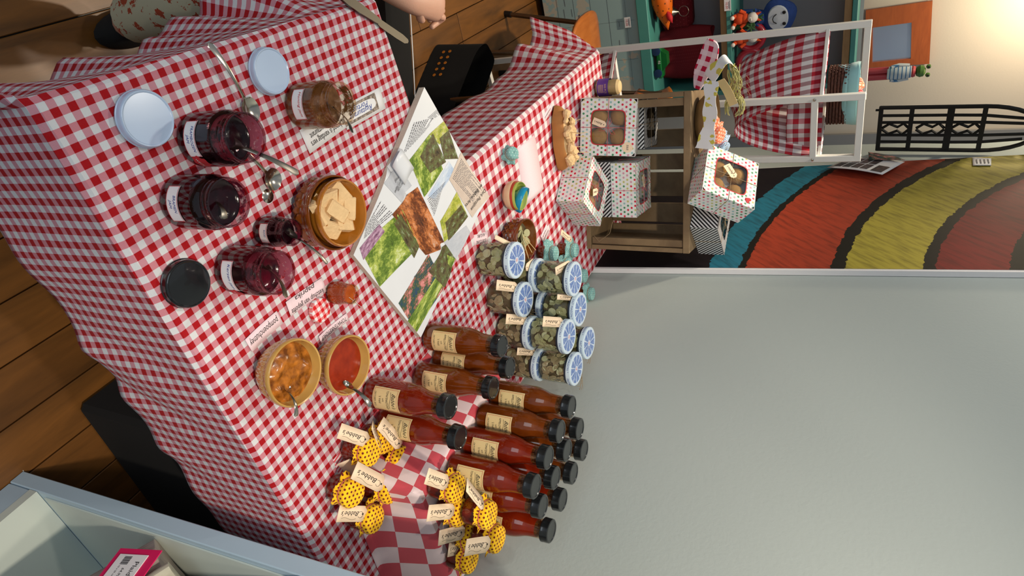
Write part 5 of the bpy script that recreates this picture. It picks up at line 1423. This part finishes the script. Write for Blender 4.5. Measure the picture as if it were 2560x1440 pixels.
# ================================================================== right wall: poster, notices, cast-iron window
PXW = XW-.021
def poster_mat():
    w_ = N('rainbow_chalk_print'); u, v = w_.uv()
    du = w_.math('SUBTRACT', w_.math('DIVIDE', u, PXW/1.49), 2.3315); dv = w_.math('SUBTRACT', w_.math('ADD', w_.math('DIVIDE', w_.math('SUBTRACT', v, 1.593), PXW/1.49), 1.593), 3.1137)
    r = w_.math('SQRT', w_.math('ADD', w_.math('MULTIPLY', du, du), w_.math('MULTIPLY', dv, dv)))
    vec = w_.n('CombineXYZ', {0: u, 1: v}).outputs[0]
    r = w_.math('ADD', r, w_.math('MULTIPLY', w_.math('SUBTRACT', w_.noise(26, 5, vec, rough=.7), .5), .045))
    bk = lin((22, 20, 14)); t = lambda x: (x-.8)/1.5
    cols = [(0.0, lin((70, 130, 40))), (t(1.005), bk), (t(1.05), lin((122, 36, 32))), (t(1.265), bk), (t(1.305), lin((172, 158, 60))), (t(1.565), bk), (t(1.612), lin((162, 60, 36))), (t(1.925), bk), (t(1.95), lin((36, 110, 132))), (t(2.07), lin((20, 14, 20)))]
    rr = w_.math('DIVIDE', w_.math('SUBTRACT', r, .8), 1.5)
    c = w_.ramp(rr, cols, 'CONSTANT')
    sv = w_.n('CombineXYZ', {0: w_.math('MULTIPLY', u, 9.0), 1: w_.math('MULTIPLY', w_.math('ADD', v, u), 30.0)}).outputs[0]
    g = w_.n('TexNoise', {'Vector': sv, 'Scale': 1.6, 'Detail': 5.0, 'Roughness': .6}).outputs[0]
    c = w_.mix(w_.ramp(g, [(.30, (.5, .5, .5, 1)), (.55, (0, 0, 0, 1))]), c, lin((30, 24, 20)))
    w_.set(color=c, rough=.65, spec=.25); return w_.m
M['poster'] = poster_mat()
ps = thing('poster_canvas', 'tall rainbow-striped poster on the right wall behind the rear table', 'poster', (PXW, 0, 0))
KS = PXW/1.49
yz = [(y*KS, 1.593+(z-1.593)*KS) for y, z in ((2.225, -.02), (3.225, -.02), (3.495, 2.45), (2.475, 2.45))]
b = MB(); fr_ = [(XW-PXW-.002), 0]
vs = [(XW-PXW-.002, y, z) for y, z in yz]+[(0, y, z) for y, z in yz]
b.add(vs, [(0, 1, 2, 3), (0, 4, 5, 1), (1, 5, 6, 2), (2, 6, 7, 3), (3, 7, 4, 0), (7, 6, 5, 4)]); b.build('canvas_edge', 'paper', ps)
ins = [(yz[0][0]+.010, yz[0][1]+.01), (yz[1][0]-.004, yz[1][1]+.01), (yz[2][0]-.004, yz[2][1]-.01), (yz[3][0]+.010, yz[3][1]-.01)]
MB().add([(-.0008, y, z) for y, z in ins], [(3, 2, 1, 0)], uvs=ins).build('printed_art', 'poster', ps)
# notices pinned on the poster edge
def wall_card(name, label, pxs, X, mat='paper', bend=.02):
    p = [PX(x, y, X) for x, y in pxs]
    c = sum(p, V((0, 0, 0)))/4; t = thing(name, label, 'notice', c)
    q_ = [a-c for a in p]
    o = MB().grid(lambda a, b_: (q_[0]*(1-a)+q_[1]*a)*(1-b_)+(q_[3]*(1-a)+q_[2]*a)*b_+V((-bend*math.sin(a*PI)*.3-bend*(1-b_)*.5, 0, 0)), 8, 6).build('sheet', mat, t, True); solidify(o, .0008)
    return t, q_
t, q_ = wall_card('photo_sheet', 'white sheet of small dark photographs stuck to the poster edge', [(2205, 443), (2067, 425), (2130, 393), (2262, 405)], PXW-.012)
def on(a, b_, d=-.002): return (q_[0]*(1-a)+q_[1]*a)*(1-b_)+(q_[3]*(1-a)+q_[2]*a)*b_+V((-.02*math.sin(a*PI)*.3-.02*(1-b_)*.5+d, 0, 0))
M['dark_print'] = photo_mat('print_dark_photo', [(.4, lin((30, 30, 40))), (.55, lin((66, 60, 64))), (.7, lin((150, 80, 80)))], 6)
for i in range(4):
    for j in range(2):
        a0, b0 = .33+.16*i, .14+.38*j
        MB().grid(lambda a, c: on(a0+.14*a, b0+.33*c), 3, 3).build('photo_print', 'dark_print', t)
MB().grid(lambda a, c: on(.06+.20*a, .10+.40*c), 3, 3).build('photo_print', 'dark_print', t)
t, q_ = wall_card('postcard', 'small coloured postcard above the sheet of photographs', [(2172, 402), (2170, 383), (2200, 384), (2262, 400)], PXW-.022, 'ph_people', .01)
t, q_ = wall_card('notice', 'small white notice at the top edge of the poster', [(2432, 414), (2431, 394), (2478, 396), (2478, 414)], PXW-.004, 'paper', .0)
b = MB()
for i in range(4): b.box(.001, .035, .004, c=(-.002, 0, .02-.012*i))
b.build('printed_lines', 'grey_ink', t)

# cast-iron window lattice leaning in the corner
gm = frame(PY(2196, 322, 2.93), (1, .10, 0), (.04, -.08, 1))
gr = thing('iron_lattice', 'black cast-iron arched lattice on the wall beside the poster', 'lattice', M4=gm)
GW, GH, dz = .205, .55, .022
hw_ = GW/2-.010
def arch(x0, lean=0): return None
for sx in (-1, 1):
    pts = [(sx*hw_, 0, 0), (sx*hw_, .35, 0)]+[(sx*hw_*math.cos(q*PI/16)**1.0, .35+.18*math.sin(q*PI/16), 0) for q in range(1, 9)]
    MB().tube(pts, .0085, 6, flat=1.2).build('outer_bar', 'iron', gr)
for k, x in enumerate((-.058, -.028, .028, .058)):
    top_ = .35+.18*math.sqrt(max(0, 1-(x/hw_)**2)); MB().tube([(x, 0, 0), (x, .25, 0), (x*.97, .35, 0), (x*.72, top_-.01, 0)], .0065, 6).build('upright_bar', 'iron', gr)
for y in (.004, .112, .238, .250, .35):
    MB().box(GW-.012, .016 if y != .250 else .008, .014, c=(0, y, 0)).build('cross_bar', 'iron', gr)
b = MB()
for cy in (.058, .178, .295):
    for sgn in (-1, 1):
        b.tube([(sgn*.003, cy-.045, 0), (sgn*.022, cy-.02, 0), (sgn*.008, cy+.01, 0), (sgn*.023, cy+.03, 0), (sgn*.003, cy+.05, 0)], .0058, 5)
b.build('scrollwork', 'iron', gr)
MB().tube([(-hw_+.01, -.004, 0), (-hw_+.01, -.016, 0)], .005, 6).build('foot_pin', 'iron', gr)

# ================================================================== back wall: mirror, wooden frog
YM = YB-.012
def quadYZ(px4, Y): return [PY(x, y, Y) for x, y in px4]
outer = quadYZ([(2160, 168), (2165, 24), (2331, 0), (2323, 157)], YM); inner = quadYZ([(2181, 154), (2182, 67), (2279, 54), (2277, 144)], YM)
c = sum(outer, V((0, 0, 0)))/4; mr = thing('framed_mirror', 'mirror in a wide orange wooden frame on the back wall', 'mirror', c)
fr4 = [a-c for a in outer]; in4 = [a-c for a in inner]
for i in range(4):
    j = (i+1) % 4; vs = [fr4[i], fr4[j], in4[j], in4[i]]; vs = [v+V((0, -.018, 0)) for v in vs]+[v for v in vs]
    MB().add(vs, [(0, 1, 2, 3), (7, 6, 5, 4), (0, 4, 5, 1), (1, 5, 6, 2), (2, 6, 7, 3), (3, 7, 4, 0)]).build('frame_board', 'mirror_frame', mr)
M['mirror'] = plain('mirror_glass', (196, 210, 236), .38, 1, var=.01)
MB().add([v+V((0, -.008, 0)) for v in in4], [(0, 1, 2, 3)]).build('mirror_glass', 'mirror', mr)
fg = PY(2150, 188, 3.48); fg = thing('wooden_frog', 'tall wooden frog figure in red trousers and a striped shirt beside the mirror', 'figure', (fg.x, fg.y, 1.5105))
M['frog_green'] = plain('green_painted_wood', (70, 104, 40), .35, var=.15); M['frog_red'] = plain('faded_red_painted_wood', (176, 56, 62), .5, var=.15, scale=25); M['frog_shirt'] = stripes('striped_shirt_paint', .020)
M['frog_shirt'] = (lambda w_: (w_.set(color=w_.mix(w_.math('LESS_THAN', w_.math('FRACT', w_.math('DIVIDE', w_.uv()[1], .016)), .28), lin((190, 196, 196)), lin((60, 110, 150))), rough=.5), w_.m)[1])(N('striped_painted_shirt'))
for sx in (-1, 1): MB().tube([(sx*.014, 0, 0), (sx*.015, 0, .14)], [.016, .015], 12).build('leg', 'frog_red', fg, True)
MB().lathe([(.026, .135), (.031, .15), (.030, .20), (.026, .232)], 20, cap=True, cap0=True).build('shirt', 'frog_shirt', fg, True)
for sx in (-1, 1): MB().tube([(sx*.030, 0, .222), (sx*.036, -.004, .18), (sx*.030, -.012, .150)], .008, 8).build('arm', 'frog_shirt', fg, True)
MB().lathe([(.022, .230), (.026, .238), (.022, .248)], 18, cap=True, cap0=True).build('collar', 'frog_red', fg, True)
MB().lathe([(.002, .246), (.020, .252), (.027, .266), (.024, .280), (.010, .288), (.0001, .289)], 20, cap=False).build('head', 'frog_green', fg, True)
for sx in (-1, 1):
    e = MB().lathe([(.002, -.010), (.009, -.006), (.0105, 0), (.008, .007), (.0001, .010)], 14, T((sx*.019, -.002, .298)), cap=False).build('eye', 'frog_green', fg, True)
    MB().lathe([(.005, 0), (.004, .002), (.0001, .0028)], 12, T((sx*.019, -.0115, .299)) @ RX(90), cap=False).build('pupil', 'black', e, True)

# ================================================================== hutch with toys at the back
M['map'] = (lambda w_: (w_.set(color=w_.mix(w_.math('GREATER_THAN', w_.noise(5.5, 7, rough=.6), .54), lin((156, 184, 184)), lin((190, 186, 170))), rough=.5), w_.m)[1])(N('old_sea_map_print'))
YF = 3.30
hu = thing('hutch', 'teal and raw wood hutch with a map-printed base at the back of the shop', 'cabinet', (0, 0, 0))
X0, X1 = -.9, 1.09
MB().box(X1-X0, .40, .50, bev=.002, c=((X0+X1)/2, YF+.21, .29)).build('map_chest', 'map', hu)
MB().box(X1-X0, .34, .04, c=((X0+X1)/2, YF+.24, .02)).build('plinth', 'black', hu)
MB().box(X1-X0+.02, .42, .055, bev=.003, c=((X0+X1)/2, YF+.20, .568)).build('worktop', 'teal', hu)
M['grey_back'] = plain('grey_back_panel', (148, 144, 148), .8, var=.03)
MB().box(X1-X0, .012, .93, c=((X0+X1)/2, YF+.40, 1.06)).build('back_panel', 'grey_back', hu)
for z in (.955, 1.490):
    MB().box(X1-X0, .31, .030, bev=.001, c=((X0+X1)/2, YF+.235, z-.020)).build('shelf_edge', 'shelf_wood', hu)
    MB().box(X1-X0+.01, .34, .022, bev=.002, c=((X0+X1)/2, YF+.225, z+.008)).build('shelf', 'teal', hu)
for x in (X0, X1): MB().box(.024, .30, .92, bev=.001, c=(x, YF+.24, 1.05)).build('side_panel', 'teal', hu)
b = MB(); rr_ = random.Random(6)
for i in range(26):
    x, z = rr_.uniform(.1, .95), rr_.uniform(.12, .5); b.box(rr_.uniform(.01, .05), .001, .0015, c=(x, YF+.0095, z))
for i in range(5): b.box(1.1, .0008, .0006, c=(.45, YF+.0096, .12+i*.09)); b.box(.0006, .0008, .46, c=(.1+i*.19, YF+.0096, .29))
b.build('map_lettering', 'grey_ink', hu)
def price(label, px, Y, txt='10,00', s=.05):
    c = PY(px[0], px[1], Y); t = thing('price_tag', label, 'tag', M4=frame(c, (1, 0, 0), (0, 0, 1)))
    MB().box(s, s*.62, .001).build('card', 'paper', t); b = MB().text(txt, s*.30, T((0, -.004, .0012)), width=s*.6)
    b.build('printed_price', 'red_ink', t); MB().box(s*.8, .002, .0004, c=(0, s*.2, .0008)).box(s*.6, .002, .0004, c=(0, s*.11, .0008)).build('printed_lines', 'grey_ink', t)
price('white price tag on the map-printed base of the hutch', (1569, 56), YF-.001)
price('white price tag on the edge of the middle hutch shelf', (1819, 13), YF+.050)
def blob(parts, name, mat, parent, sub=1):
    """soft toy body: overlapping balls skinned into one mesh with a remesh"""
    b = MB()
    for c, r in parts:
        b.lathe([(.0005, -r)]+[(r*math.sin(PI*i/8), -r*math.cos(PI*i/8)) for i in range(1, 8)]+[(.0005, r)], 14, T(c), cap=False)
    return b.build(name, mat, parent, True)
# orange bird-shaped toy
M['toy_orange'] = dots('orange_speckled_toy', (224, 104, 16), [(120, 60, 10)], .035, .12, .5); M['toy_red'] = plain('red_toy_felt', (200, 26, 34), .7); M['toy_yellow'] = plain('yellow_toy_hair', (206, 190, 40), .8)
c = PY(1640, 34, 3.36)
tb = thing('toy_bird', 'orange teardrop-shaped toy bird on the hutch worktop', 'toy', (c.x-.03, c.y, .600))
MB().lathe([(.0005, -.11), (.030, -.09), (.048, -.05), (.050, -.02), (.040, .03), (.020, .075), (.0005, .115)], 22, T((0, 0, .055)) @ RY(82), cap=False).build('body', 'toy_orange', tb, True)
MB().lathe([(.0005, -.03), (.014, -.01), (.014, .01), (.0005, .035)], 12, T((.045, -.030, .090)) @ RY(70), cap=False).build('wing', 'toy_red', tb, True)
b = MB()
for i in range(12): b.tube([(-.10, 0, .06), (-.12+.003*i, -.02, .04-.003*i)], .002, 4)
tag(b.build('tuft', 'toy_yellow', tb), kind='stuff')
# lantern
c = PY(1690, 30, 3.40); ln = thing('wire_lantern', 'small grey wire lantern with a ring handle beside the toy bird', 'lantern', (c.x, c.y, .597))
MB().lathe([(.022, 0), (.024, .004), (.010, .010), (.008, .06), (.020, .085), (.026, .095), (.012, .112), (.004, .122)], 14, cap=True, cap0=True).build('body', 'dark_steel', ln, True)
MB().tube([(.024*math.cos(i*PI/8), 0, .146+.024*math.sin(i*PI/8)) for i in range(16)], .0016, 5, close=True).build('ring', 'dark_steel', ln)
# green car
c = PY(1612, 155, 3.34); tc = thing('toy_car', 'green toy car with blue wheels on the hutch worktop', 'toy', (c.x, 3.34, .597), 0)
M['car_green'] = plain('green_painted_toy', (18, 104, 48), .3, coat=.4); M['wheel_blue'] = plain('dark_blue_rubber', (20, 50, 90), .5)
MB().box(.17, .06, .030, bev=.008, c=(0, 0, .028)).prism([(-.055, .04), (-.035, .068), (.02, .068), (.05, .04)], .05, Matrix(((1, 0, 0, 0), (0, 0, -1, .025), (0, 1, 0, 0), (0, 0, 0, 1)))).build('body', 'car_green', tc, True)
for sx in (-.055, .055):
    for sy in (-.034, .034): MB().lathe([(.005, -.007), (.020, -.006), (.021, 0), (.020, .006), (.008, .008), (.0001, .008)], 18, T((sx, sy, .020)) @ RX(90), cap=False).build('wheel', 'wheel_blue', tc, True)
MB().text('46', .020, frame((0, -.031, .030), (1, 0, 0), (0, 0, 1))).build('racing_number', 'paper', tc)
# red dotted bag
M['bag_red'] = dots('dark_red_dotted_fabric', (112, 18, 28), [(150, 60, 66)], .020, .10, .8)
c = PY(1700, 150, 3.48); rb_ = thing('red_bag', 'dark red dotted fabric bag on the hutch worktop', 'bag', (.90, 3.50, .597))
def bagf(a, t):
    w_ = .12+.015*math.sin(t*PI); d_ = .05*(1-.55*t); q_ = a*2*PI
    return (w_*math.copysign(abs(math.cos(q_))**.6, math.cos(q_)), d_*math.copysign(abs(math.sin(q_))**.7, math.sin(q_)), .26*t+.008*math.sin(q_*3)*t)
MB().grid(bagf, 36, 12).grid(lambda a, t: (bagf(a, 0)[0]*(1-t), bagf(a, 0)[1]*(1-t), .001), 36, 1).build('bag_body', 'bag_red', rb_, True)
MB().tube([(-.05, 0, .25), (-.04, -.01, .31), (0, -.012, .33), (.04, -.01, .31), (.05, 0, .25)], .006, 8).build('handle', 'bag_red', rb_, True)
c2_ = PY(1720, 95, 3.45); o = MB().box(.16, .10, .16, bev=.02).build('red_cushion', 'bag_red', None, True); o.location = (.70, 3.52, .68); tag(o, 'dark red cushion behind the toy car on the hutch worktop', 'cushion')
# crocheted foxes, flower, smiling blue monster and red double-ring frame on the middle shelf
ZS = .955+.020
M['fox_orange'] = plain('orange_crochet', (206, 72, 24), .9, var=.2, scale=90, bump=.5); M['fox_white'] = plain('white_crochet', (222, 216, 208), .9, var=.08, scale=90, bump=.4)
M['plush_blue'] = plain('deep_blue_crochet', (36, 66, 130), .9, var=.25, scale=60, bump=.5); M['plush_green'] = plain('green_crochet', (60, 100, 60), .9, var=.3, scale=60, bump=.5)
M['plush_face'] = plain('pale_grey_felt', (196, 204, 212), .9, var=.03)
def fox(label, x, y, rz):
    t = thing('crochet_fox', label, 'soft toy', (x, y, ZS), rz, 'crocheted foxes on the middle hutch shelf')
    blob([((0, 0, .035), .028), ((0, -.002, .060), .022)], 'body', 'fox_orange', t)
    hd = blob([((0, -.004, .095), .024), ((0, -.016, .088), .014)], 'head', 'fox_white', t)
    for sx in (-1, 1):
        MB().tube([(sx*.012, 0, .112), (sx*.020, 0, .132)], [.008, .002], 8).build('ear', 'fox_orange', hd, True)
        MB().tube([(sx*.022, 0, .062), (sx*.040, -.008, .040)], .008, 8).build('arm', 'fox_orange', t, True)
        MB().tube([(sx*.014, 0, .02), (sx*.022, -.038, .010)], [.010, .009], 8).build('leg', 'fox_orange', t, True)
        blob([((sx*.023, -.044, .011), .010)], 'paw', 'fox_white', t)
    b = MB().tube([(-.006, -.030, .090), (0, -.032, .087), (.006, -.030, .090)], .0012, 4); b.build('smile', 'ink', hd)
c = PY(1862, 45, 3.37); fox('crocheted orange fox on the hutch shelf, furthest left', c.x, 3.37, 10)
c = PY(1862, 95, 3.37); fox('crocheted orange fox next to the red double-ring frame', c.x, 3.37, -8)
c = PY(1895, 66, 3.42); fl_ = thing('crochet_plant', 'blue and green crocheted flower bunch between the foxes', 'soft toy', (c.x-.02, 3.40, ZS))
rr_ = random.Random(3)
for i in range(9):
    x, z, y = rr_.uniform(-.05, .05), rr_.uniform(.03, .12), rr_.uniform(-.03, .02)
    b = MB()
    for k in range(6): b.tube([(x, y, z), (x+.022*math.cos(k*PI/3), y-.006, z+.022*math.sin(k*PI/3))], [.006, .004], 6)
    b.build('flower', ('plush_blue', 'plush_green')[i % 2], fl_, True)
MB().tube([(0, 0, 0), (0, 0, .10)], .022, 10).build('stem', 'plush_green', fl_, True)
c = PY(1978, 38, 3.42); mo = thing('blue_soft_toy', 'round dark blue soft toy with a pale smiling face on the hutch shelf', 'soft toy', (c.x, 3.44, ZS+.10), 8)
MB().lathe([(.0005, -.03), (.055, -.026), (.078, -.008), (.078, .008), (.055, .026), (.0005, .03)], 26, T((0, 0, .10)) @ RX(90), cap=False, wob=lambda a, z: 1+.05*math.sin(a*4)).build('head', 'plush_blue', mo, True)
fc = MB().lathe([(.052, .0), (.048, .008), (.0001, .012)], 28, T((0, -.026, .10)) @ RX(90), cap=False, wob=lambda a, z: 1+.12*math.cos(a*2)).build('face', 'plush_face', mo, True)
for sx in (-1, 1): MB().lathe([(.008, 0), (.006, .003), (.0001, .004)], 14, T((sx*.026, -.037, .128)) @ RX(90), cap=False).build('eye', 'black', fc, True)
MB().tube([(-.022, -.039, .095), (-.012, -.041, .082), (0, -.042, .078), (.012, -.041, .082), (.022, -.039, .095)], .0022, 5).build('mouth', 'black', fc, True)
MB().lathe([(.030, -.10), (.046, -.06), (.042, 0), (.030, .04)], 18, T((0, 0, .0)), cap=True, cap0=True).build('body', 'plush_blue', mo, True)
rm = thing('double_ring_frame', 'red figure-eight frame with two round grey openings on the hutch shelf', 'frame', (.895, 3.42, ZS+.076))
M['red_plastic'] = plain('dark_red_lacquer', (160, 24, 44), .35, coat=.4); M['ring_glass'] = plain('grey_glass_disc', (150, 156, 166), .15)
for sx in (-.062, .062):
    MB().tube([(sx+.058*math.cos(i*PI/14), 0, .058*math.sin(i*PI/14)) for i in range(28)], .016, 10, close=True).build('ring', 'red_plastic', rm, True)
    MB().lathe([(.048, -.002), (.048, .002), (.0001, .002)], 28, T((sx, 0, 0)) @ RX(90), cap=False).build('disc', 'ring_glass', rm, True)
# brightly patterned textiles on the top shelf
o = MB()
for i in range(6): o.grid(lambda a, t, i=i: (X0+.3+a*.9, YF+.10+.20*t, 1.512+.028*math.sin(t*PI)**.5*(1+.3*math.sin(a*20+i))+i*.004), 40, 10)
o = o.build('folded_shawl', 'bag_shawl', None, True) if 'bag_shawl' in M else o.build('folded_shawl', 'orange_dots', None, True); tag(o, 'crumpled dark red and orange shawl along the top of the hutch', 'shawl')

# ================================================================== chair behind the rear table
ch = thing('plywood_chair', 'school chair of orange plywood on bronze tube legs behind the rear table', 'chair', (0, 0, 0))
def leg(a, b_, name='leg'):
    l = MB().tube([a, b_], .011, 12).build(name, 'bronze', ch, True); a = V(a); d = (V(b_)-a).normalized()
    MB().tube([a+V((0, 0, .0)), a+d*.035], .0145, 12).build('rubber_foot', 'black', l, True)
leg((.50, 2.96, 0), (.585, 2.92, .435)); leg((.58, 2.58, 0), (.63, 2.64, .435)); leg((.735, 2.79, 0), (.75, 2.80, .435)); leg((.86, 2.60, 0), (.82, 2.66, .435))
def seat(cx, cy, rx, ry, z, m=None, bow=.02, th=.011):
    def fn(a, t):
        x = rx*t*math.copysign(abs(math.cos(a*2*PI))**.75, math.cos(a*2*PI)); y = ry*t*math.copysign(abs(math.sin(a*2*PI))**.75, math.sin(a*2*PI))
        return (cx+x, cy+y, z+bow*(x/rx)**2-.01*(y/ry)**3)
    return MB().grid(fn, 40, 8)
o = seat(.700, 2.800, .185, .205, .445).build('seat', 'plywood', ch, True); solidify(o, .011)
o = MB().grid(lambda a, t: (.915+.02*math.sin(t*PI), 2.60+.36*a, .62+(.20*t)*(1-.25*(2*a-1)**2)+.06*0), 20, 8).build('backrest', 'plywood', ch, True); solidify(o, .010)
for y in (2.63, 2.92): MB().tube([(.80, y, .44), (.905, y, .50), (.925, y, .74)], .010, 10).build('back_tube', 'bronze', ch, True)

# black folding crate and dark bag on the floor
M['amber_dots'] = plain('orange_print', (216, 130, 40), .5)
bc = thing('black_tote', 'black tote bag with a row of orange marks on the floor beyond the magazine', 'bag', (.64, 2.22, 0), -60)
def tote(a, t):
    q_ = a*2*PI; return (.20*math.copysign(abs(math.cos(q_))**.35, math.cos(q_)), (.10-.03*t)*math.copysign(abs(math.sin(q_))**.4, math.sin(q_)), .20*t+.01*math.sin(q_*2+1)*t)
MB().grid(tote, 40, 8).grid(lambda a, t: (tote(a, 0)[0]*(1-t), tote(a, 0)[1]*(1-t), .002), 40, 1).build('bag_body', 'black_cloth', bc, True)
b = MB()
for i in range(5):
    for j in range(2): b.lathe([(.007, 0), (.007, .001), (.0001, .001)], 10, T((-.12+.03*i, -.0985, .06+.03*j)) @ RX(90), cap=False)
b.build('orange_marks', 'amber_dots', bc)
bd = thing('dark_bench', 'low black bench with a pale piping on the floor behind the front table', 'bench', (.43, 1.92, 0), 68)
MB().box(.13, .50, .05, bev=.01, c=(0, 0, .095)).build('seat_pad', 'black_cloth', bd, True)
for sx in (-.045, .045):
    for sy in (-.21, .21): MB().tube([(sx, sy, 0), (sx, sy, .075)], .012, 8).build('leg', 'black', bd, True)
MB().tube([(.062, -.24, .120), (.062, 0, .121), (.062, .24, .120)], .0022, 5).build('piping', 'paper', bd)

# ================================================================== person seated at the left, mostly out of view
def skinned(name, mat, V_, E_, R_, parent, root=0, sub=2):
    me = bpy.data.meshes.new(name); me.from_pydata(V_, E_, []); me.materials.append(M[mat]); o = bpy.data.objects.new(name, me); COL.objects.link(o); o.parent = parent
    s = o.modifiers.new('skin', 'SKIN'); me.skin_vertices.new() if not me.skin_vertices else None
    for i, r in enumerate(R_):
        v = me.skin_vertices[0].data[i]; v.radius = (r, r) if not isinstance(r, tuple) else r; v.use_root = (i == root)
    m = o.modifiers.new('smooth', 'SUBSURF'); m.levels = m.render_levels = sub
    s.use_smooth_shade = True
    return o
pe = thing('person', 'person seated left of the front table, one forearm and patterned trouser leg showing', 'person', (0, 0, 0))
wr = P(1030, 4, .66); kn_ = P(1122, 16, .66); el = P(915, -30, .60)
Vb = [(-.34, 1.28, .56), (-.34, 1.29, .78), (-.34, 1.31, 1.02), (-.34, 1.32, 1.14), (-.34, 1.34, 1.22),            # pelvis, waist, chest, neck base, head
      (-.20, 1.31, 1.03), (-.10, 1.22, .80), (el.x-.045, el.y-.01, el.z), (wr.x, wr.y, wr.z), (kn_.x-.006, kn_.y-.03, kn_.z+.002),       # right arm
      (-.48, 1.31, 1.03), (-.56, 1.30, .78), (-.50, 1.48, .68), (-.46, 1.56, .68),                          # left arm
      (-.25, 1.27, .52), (-.03, 1.10, .50), (.055, 1.00, .30), (.075, 1.00, .10), (.10, 1.07, .045),                           # near leg
      (-.42, 1.30, .50), (-.40, 1.70, .50), (-.40, 1.72, .12), (-.40, 1.80, .045), (-.34, 1.35, 1.32)]
Eb = [(0, 1), (1, 2), (2, 3), (3, 4), (4, 23), (2, 5), (5, 6), (6, 7), (7, 8), (8, 9), (2, 10), (10, 11), (11, 12), (12, 13), (0, 14), (14, 15), (15, 16), (16, 17), (17, 18), (0, 19), (19, 20), (20, 21), (21, 22)]
Rb = [(.15, .11), (.13, .10), (.15, .10), .05, .075, .055, .042, .040, (.030, .023), (.043, .021), .055, .042, .026, .034, .085, .060, .046, .036, .035, .085, .060, .040, .036, .085]
skinned('body', 'skin', Vb, Eb, Rb, pe)
d = (kn_-wr).normalized(); sd = V((0, 0, 1)).cross(d).normalized()
for i in range(4):
    o_ = sd*(.026-.0175*i)*1.0; L_ = (.030, .034, .032, .026)[i]
    p0 = kn_+o_*.9-d*.040-V((0, 0, .006)); p1 = kn_+o_*.9-d*.012-V((0, 0, .010)); p2 = p1-sd*.010-d*.004-V((0, 0, L_*.7)); p3 = p2-d*.030-sd*.014-V((0, 0, .001))
    skinned('finger', 'skin', [p0, p1, p2, p3], [(0, 1), (1, 2), (2, 3)], [.0095, .0095, .0085, .0072], pe)
p0 = wr+d*.025-sd*.014; skinned('thumb', 'skin', [p0, p0-sd*.020+d*.018-V((0, 0, .012)), p0-sd*.018+d*.042-V((0, 0, .022))], [(0, 1), (1, 2)], [.013, .0105, .0085], pe)
M['trouser'] = (lambda w_: (w_.set(color=w_.mix(w_.math('GREATER_THAN', w_.noise(34, 4, rough=.7), .57), lin((176, 172, 146)), lin((150, 58, 30))), rough=.9), w_.m)[1])(N('cream_fabric_rust_pattern'))
MB().tube(smooth([(-.25, 1.27, .52), (-.03, 1.10, .505), (.050, 1.01, .36), (.072, 1.00, .14)], 5), [.105-.0035*i for i in range(16)], 18).build('trouser_leg', 'trouser', pe, True)
MB().tube(smooth([(-.42, 1.30, .50), (-.40, 1.70, .51), (-.40, 1.715, .36), (-.40, 1.72, .13)], 5), [.105-.0030*i for i in range(16)], 18).build('trouser_leg', 'trouser', pe, True)
MB().tube([(-.34, 1.28, .50), (-.34, 1.29, .70), (-.34, 1.30, .95), (-.34, 1.315, 1.12)], [.18, .165, .18, .09], 24, flat=.75).build('top', 'black_cloth', pe, True)
for sx, a, b_ in ((1, (-.22, 1.31, 1.03), (-.13, 1.25, .87)), (-1, (-.46, 1.31, 1.03), (-.54, 1.30, .87))): MB().tube([a, b_], [.075, .062], 14).build('sleeve', 'black_cloth', pe, True)
for c_x, c_y in ((.095, 1.08), (-.40, 1.80)):
    MB().lathe([(.040, .002), (.045, .010), (.043, .045), (.030, .075), (.0001, .085)], 20, T((c_x, c_y, 0)) @ Matrix.Diagonal((1, 2.4, 1, 1)), cap=False, cap0=True).build('shoe', 'black_cloth', pe, True)
hr = MB().lathe([(.0005, -.06), (.085, -.03), (.100, .03), (.085, .085), (.045, .115), (.0005, .12)], 20, T((-.34, 1.335, 1.34)), cap=False).build('hair', 'black_cloth', pe, True)
st_ = thing('stool', 'round dark stool under the seated person', 'stool', (-.34, 1.29, 0))
MB().lathe([(.16, .41), (.17, .42), (.17, .44), (.15, .452)], 28, cap=True, cap0=True).build('seat', 'shelf_wood', st_, True)
for i in range(4):
    a = PI/4+i*PI/2; MB().tube([(.15*math.cos(a), .15*math.sin(a), 0), (.10*math.cos(a), .10*math.sin(a), .41)], .013, 10).build('leg', 'black', st_, True)
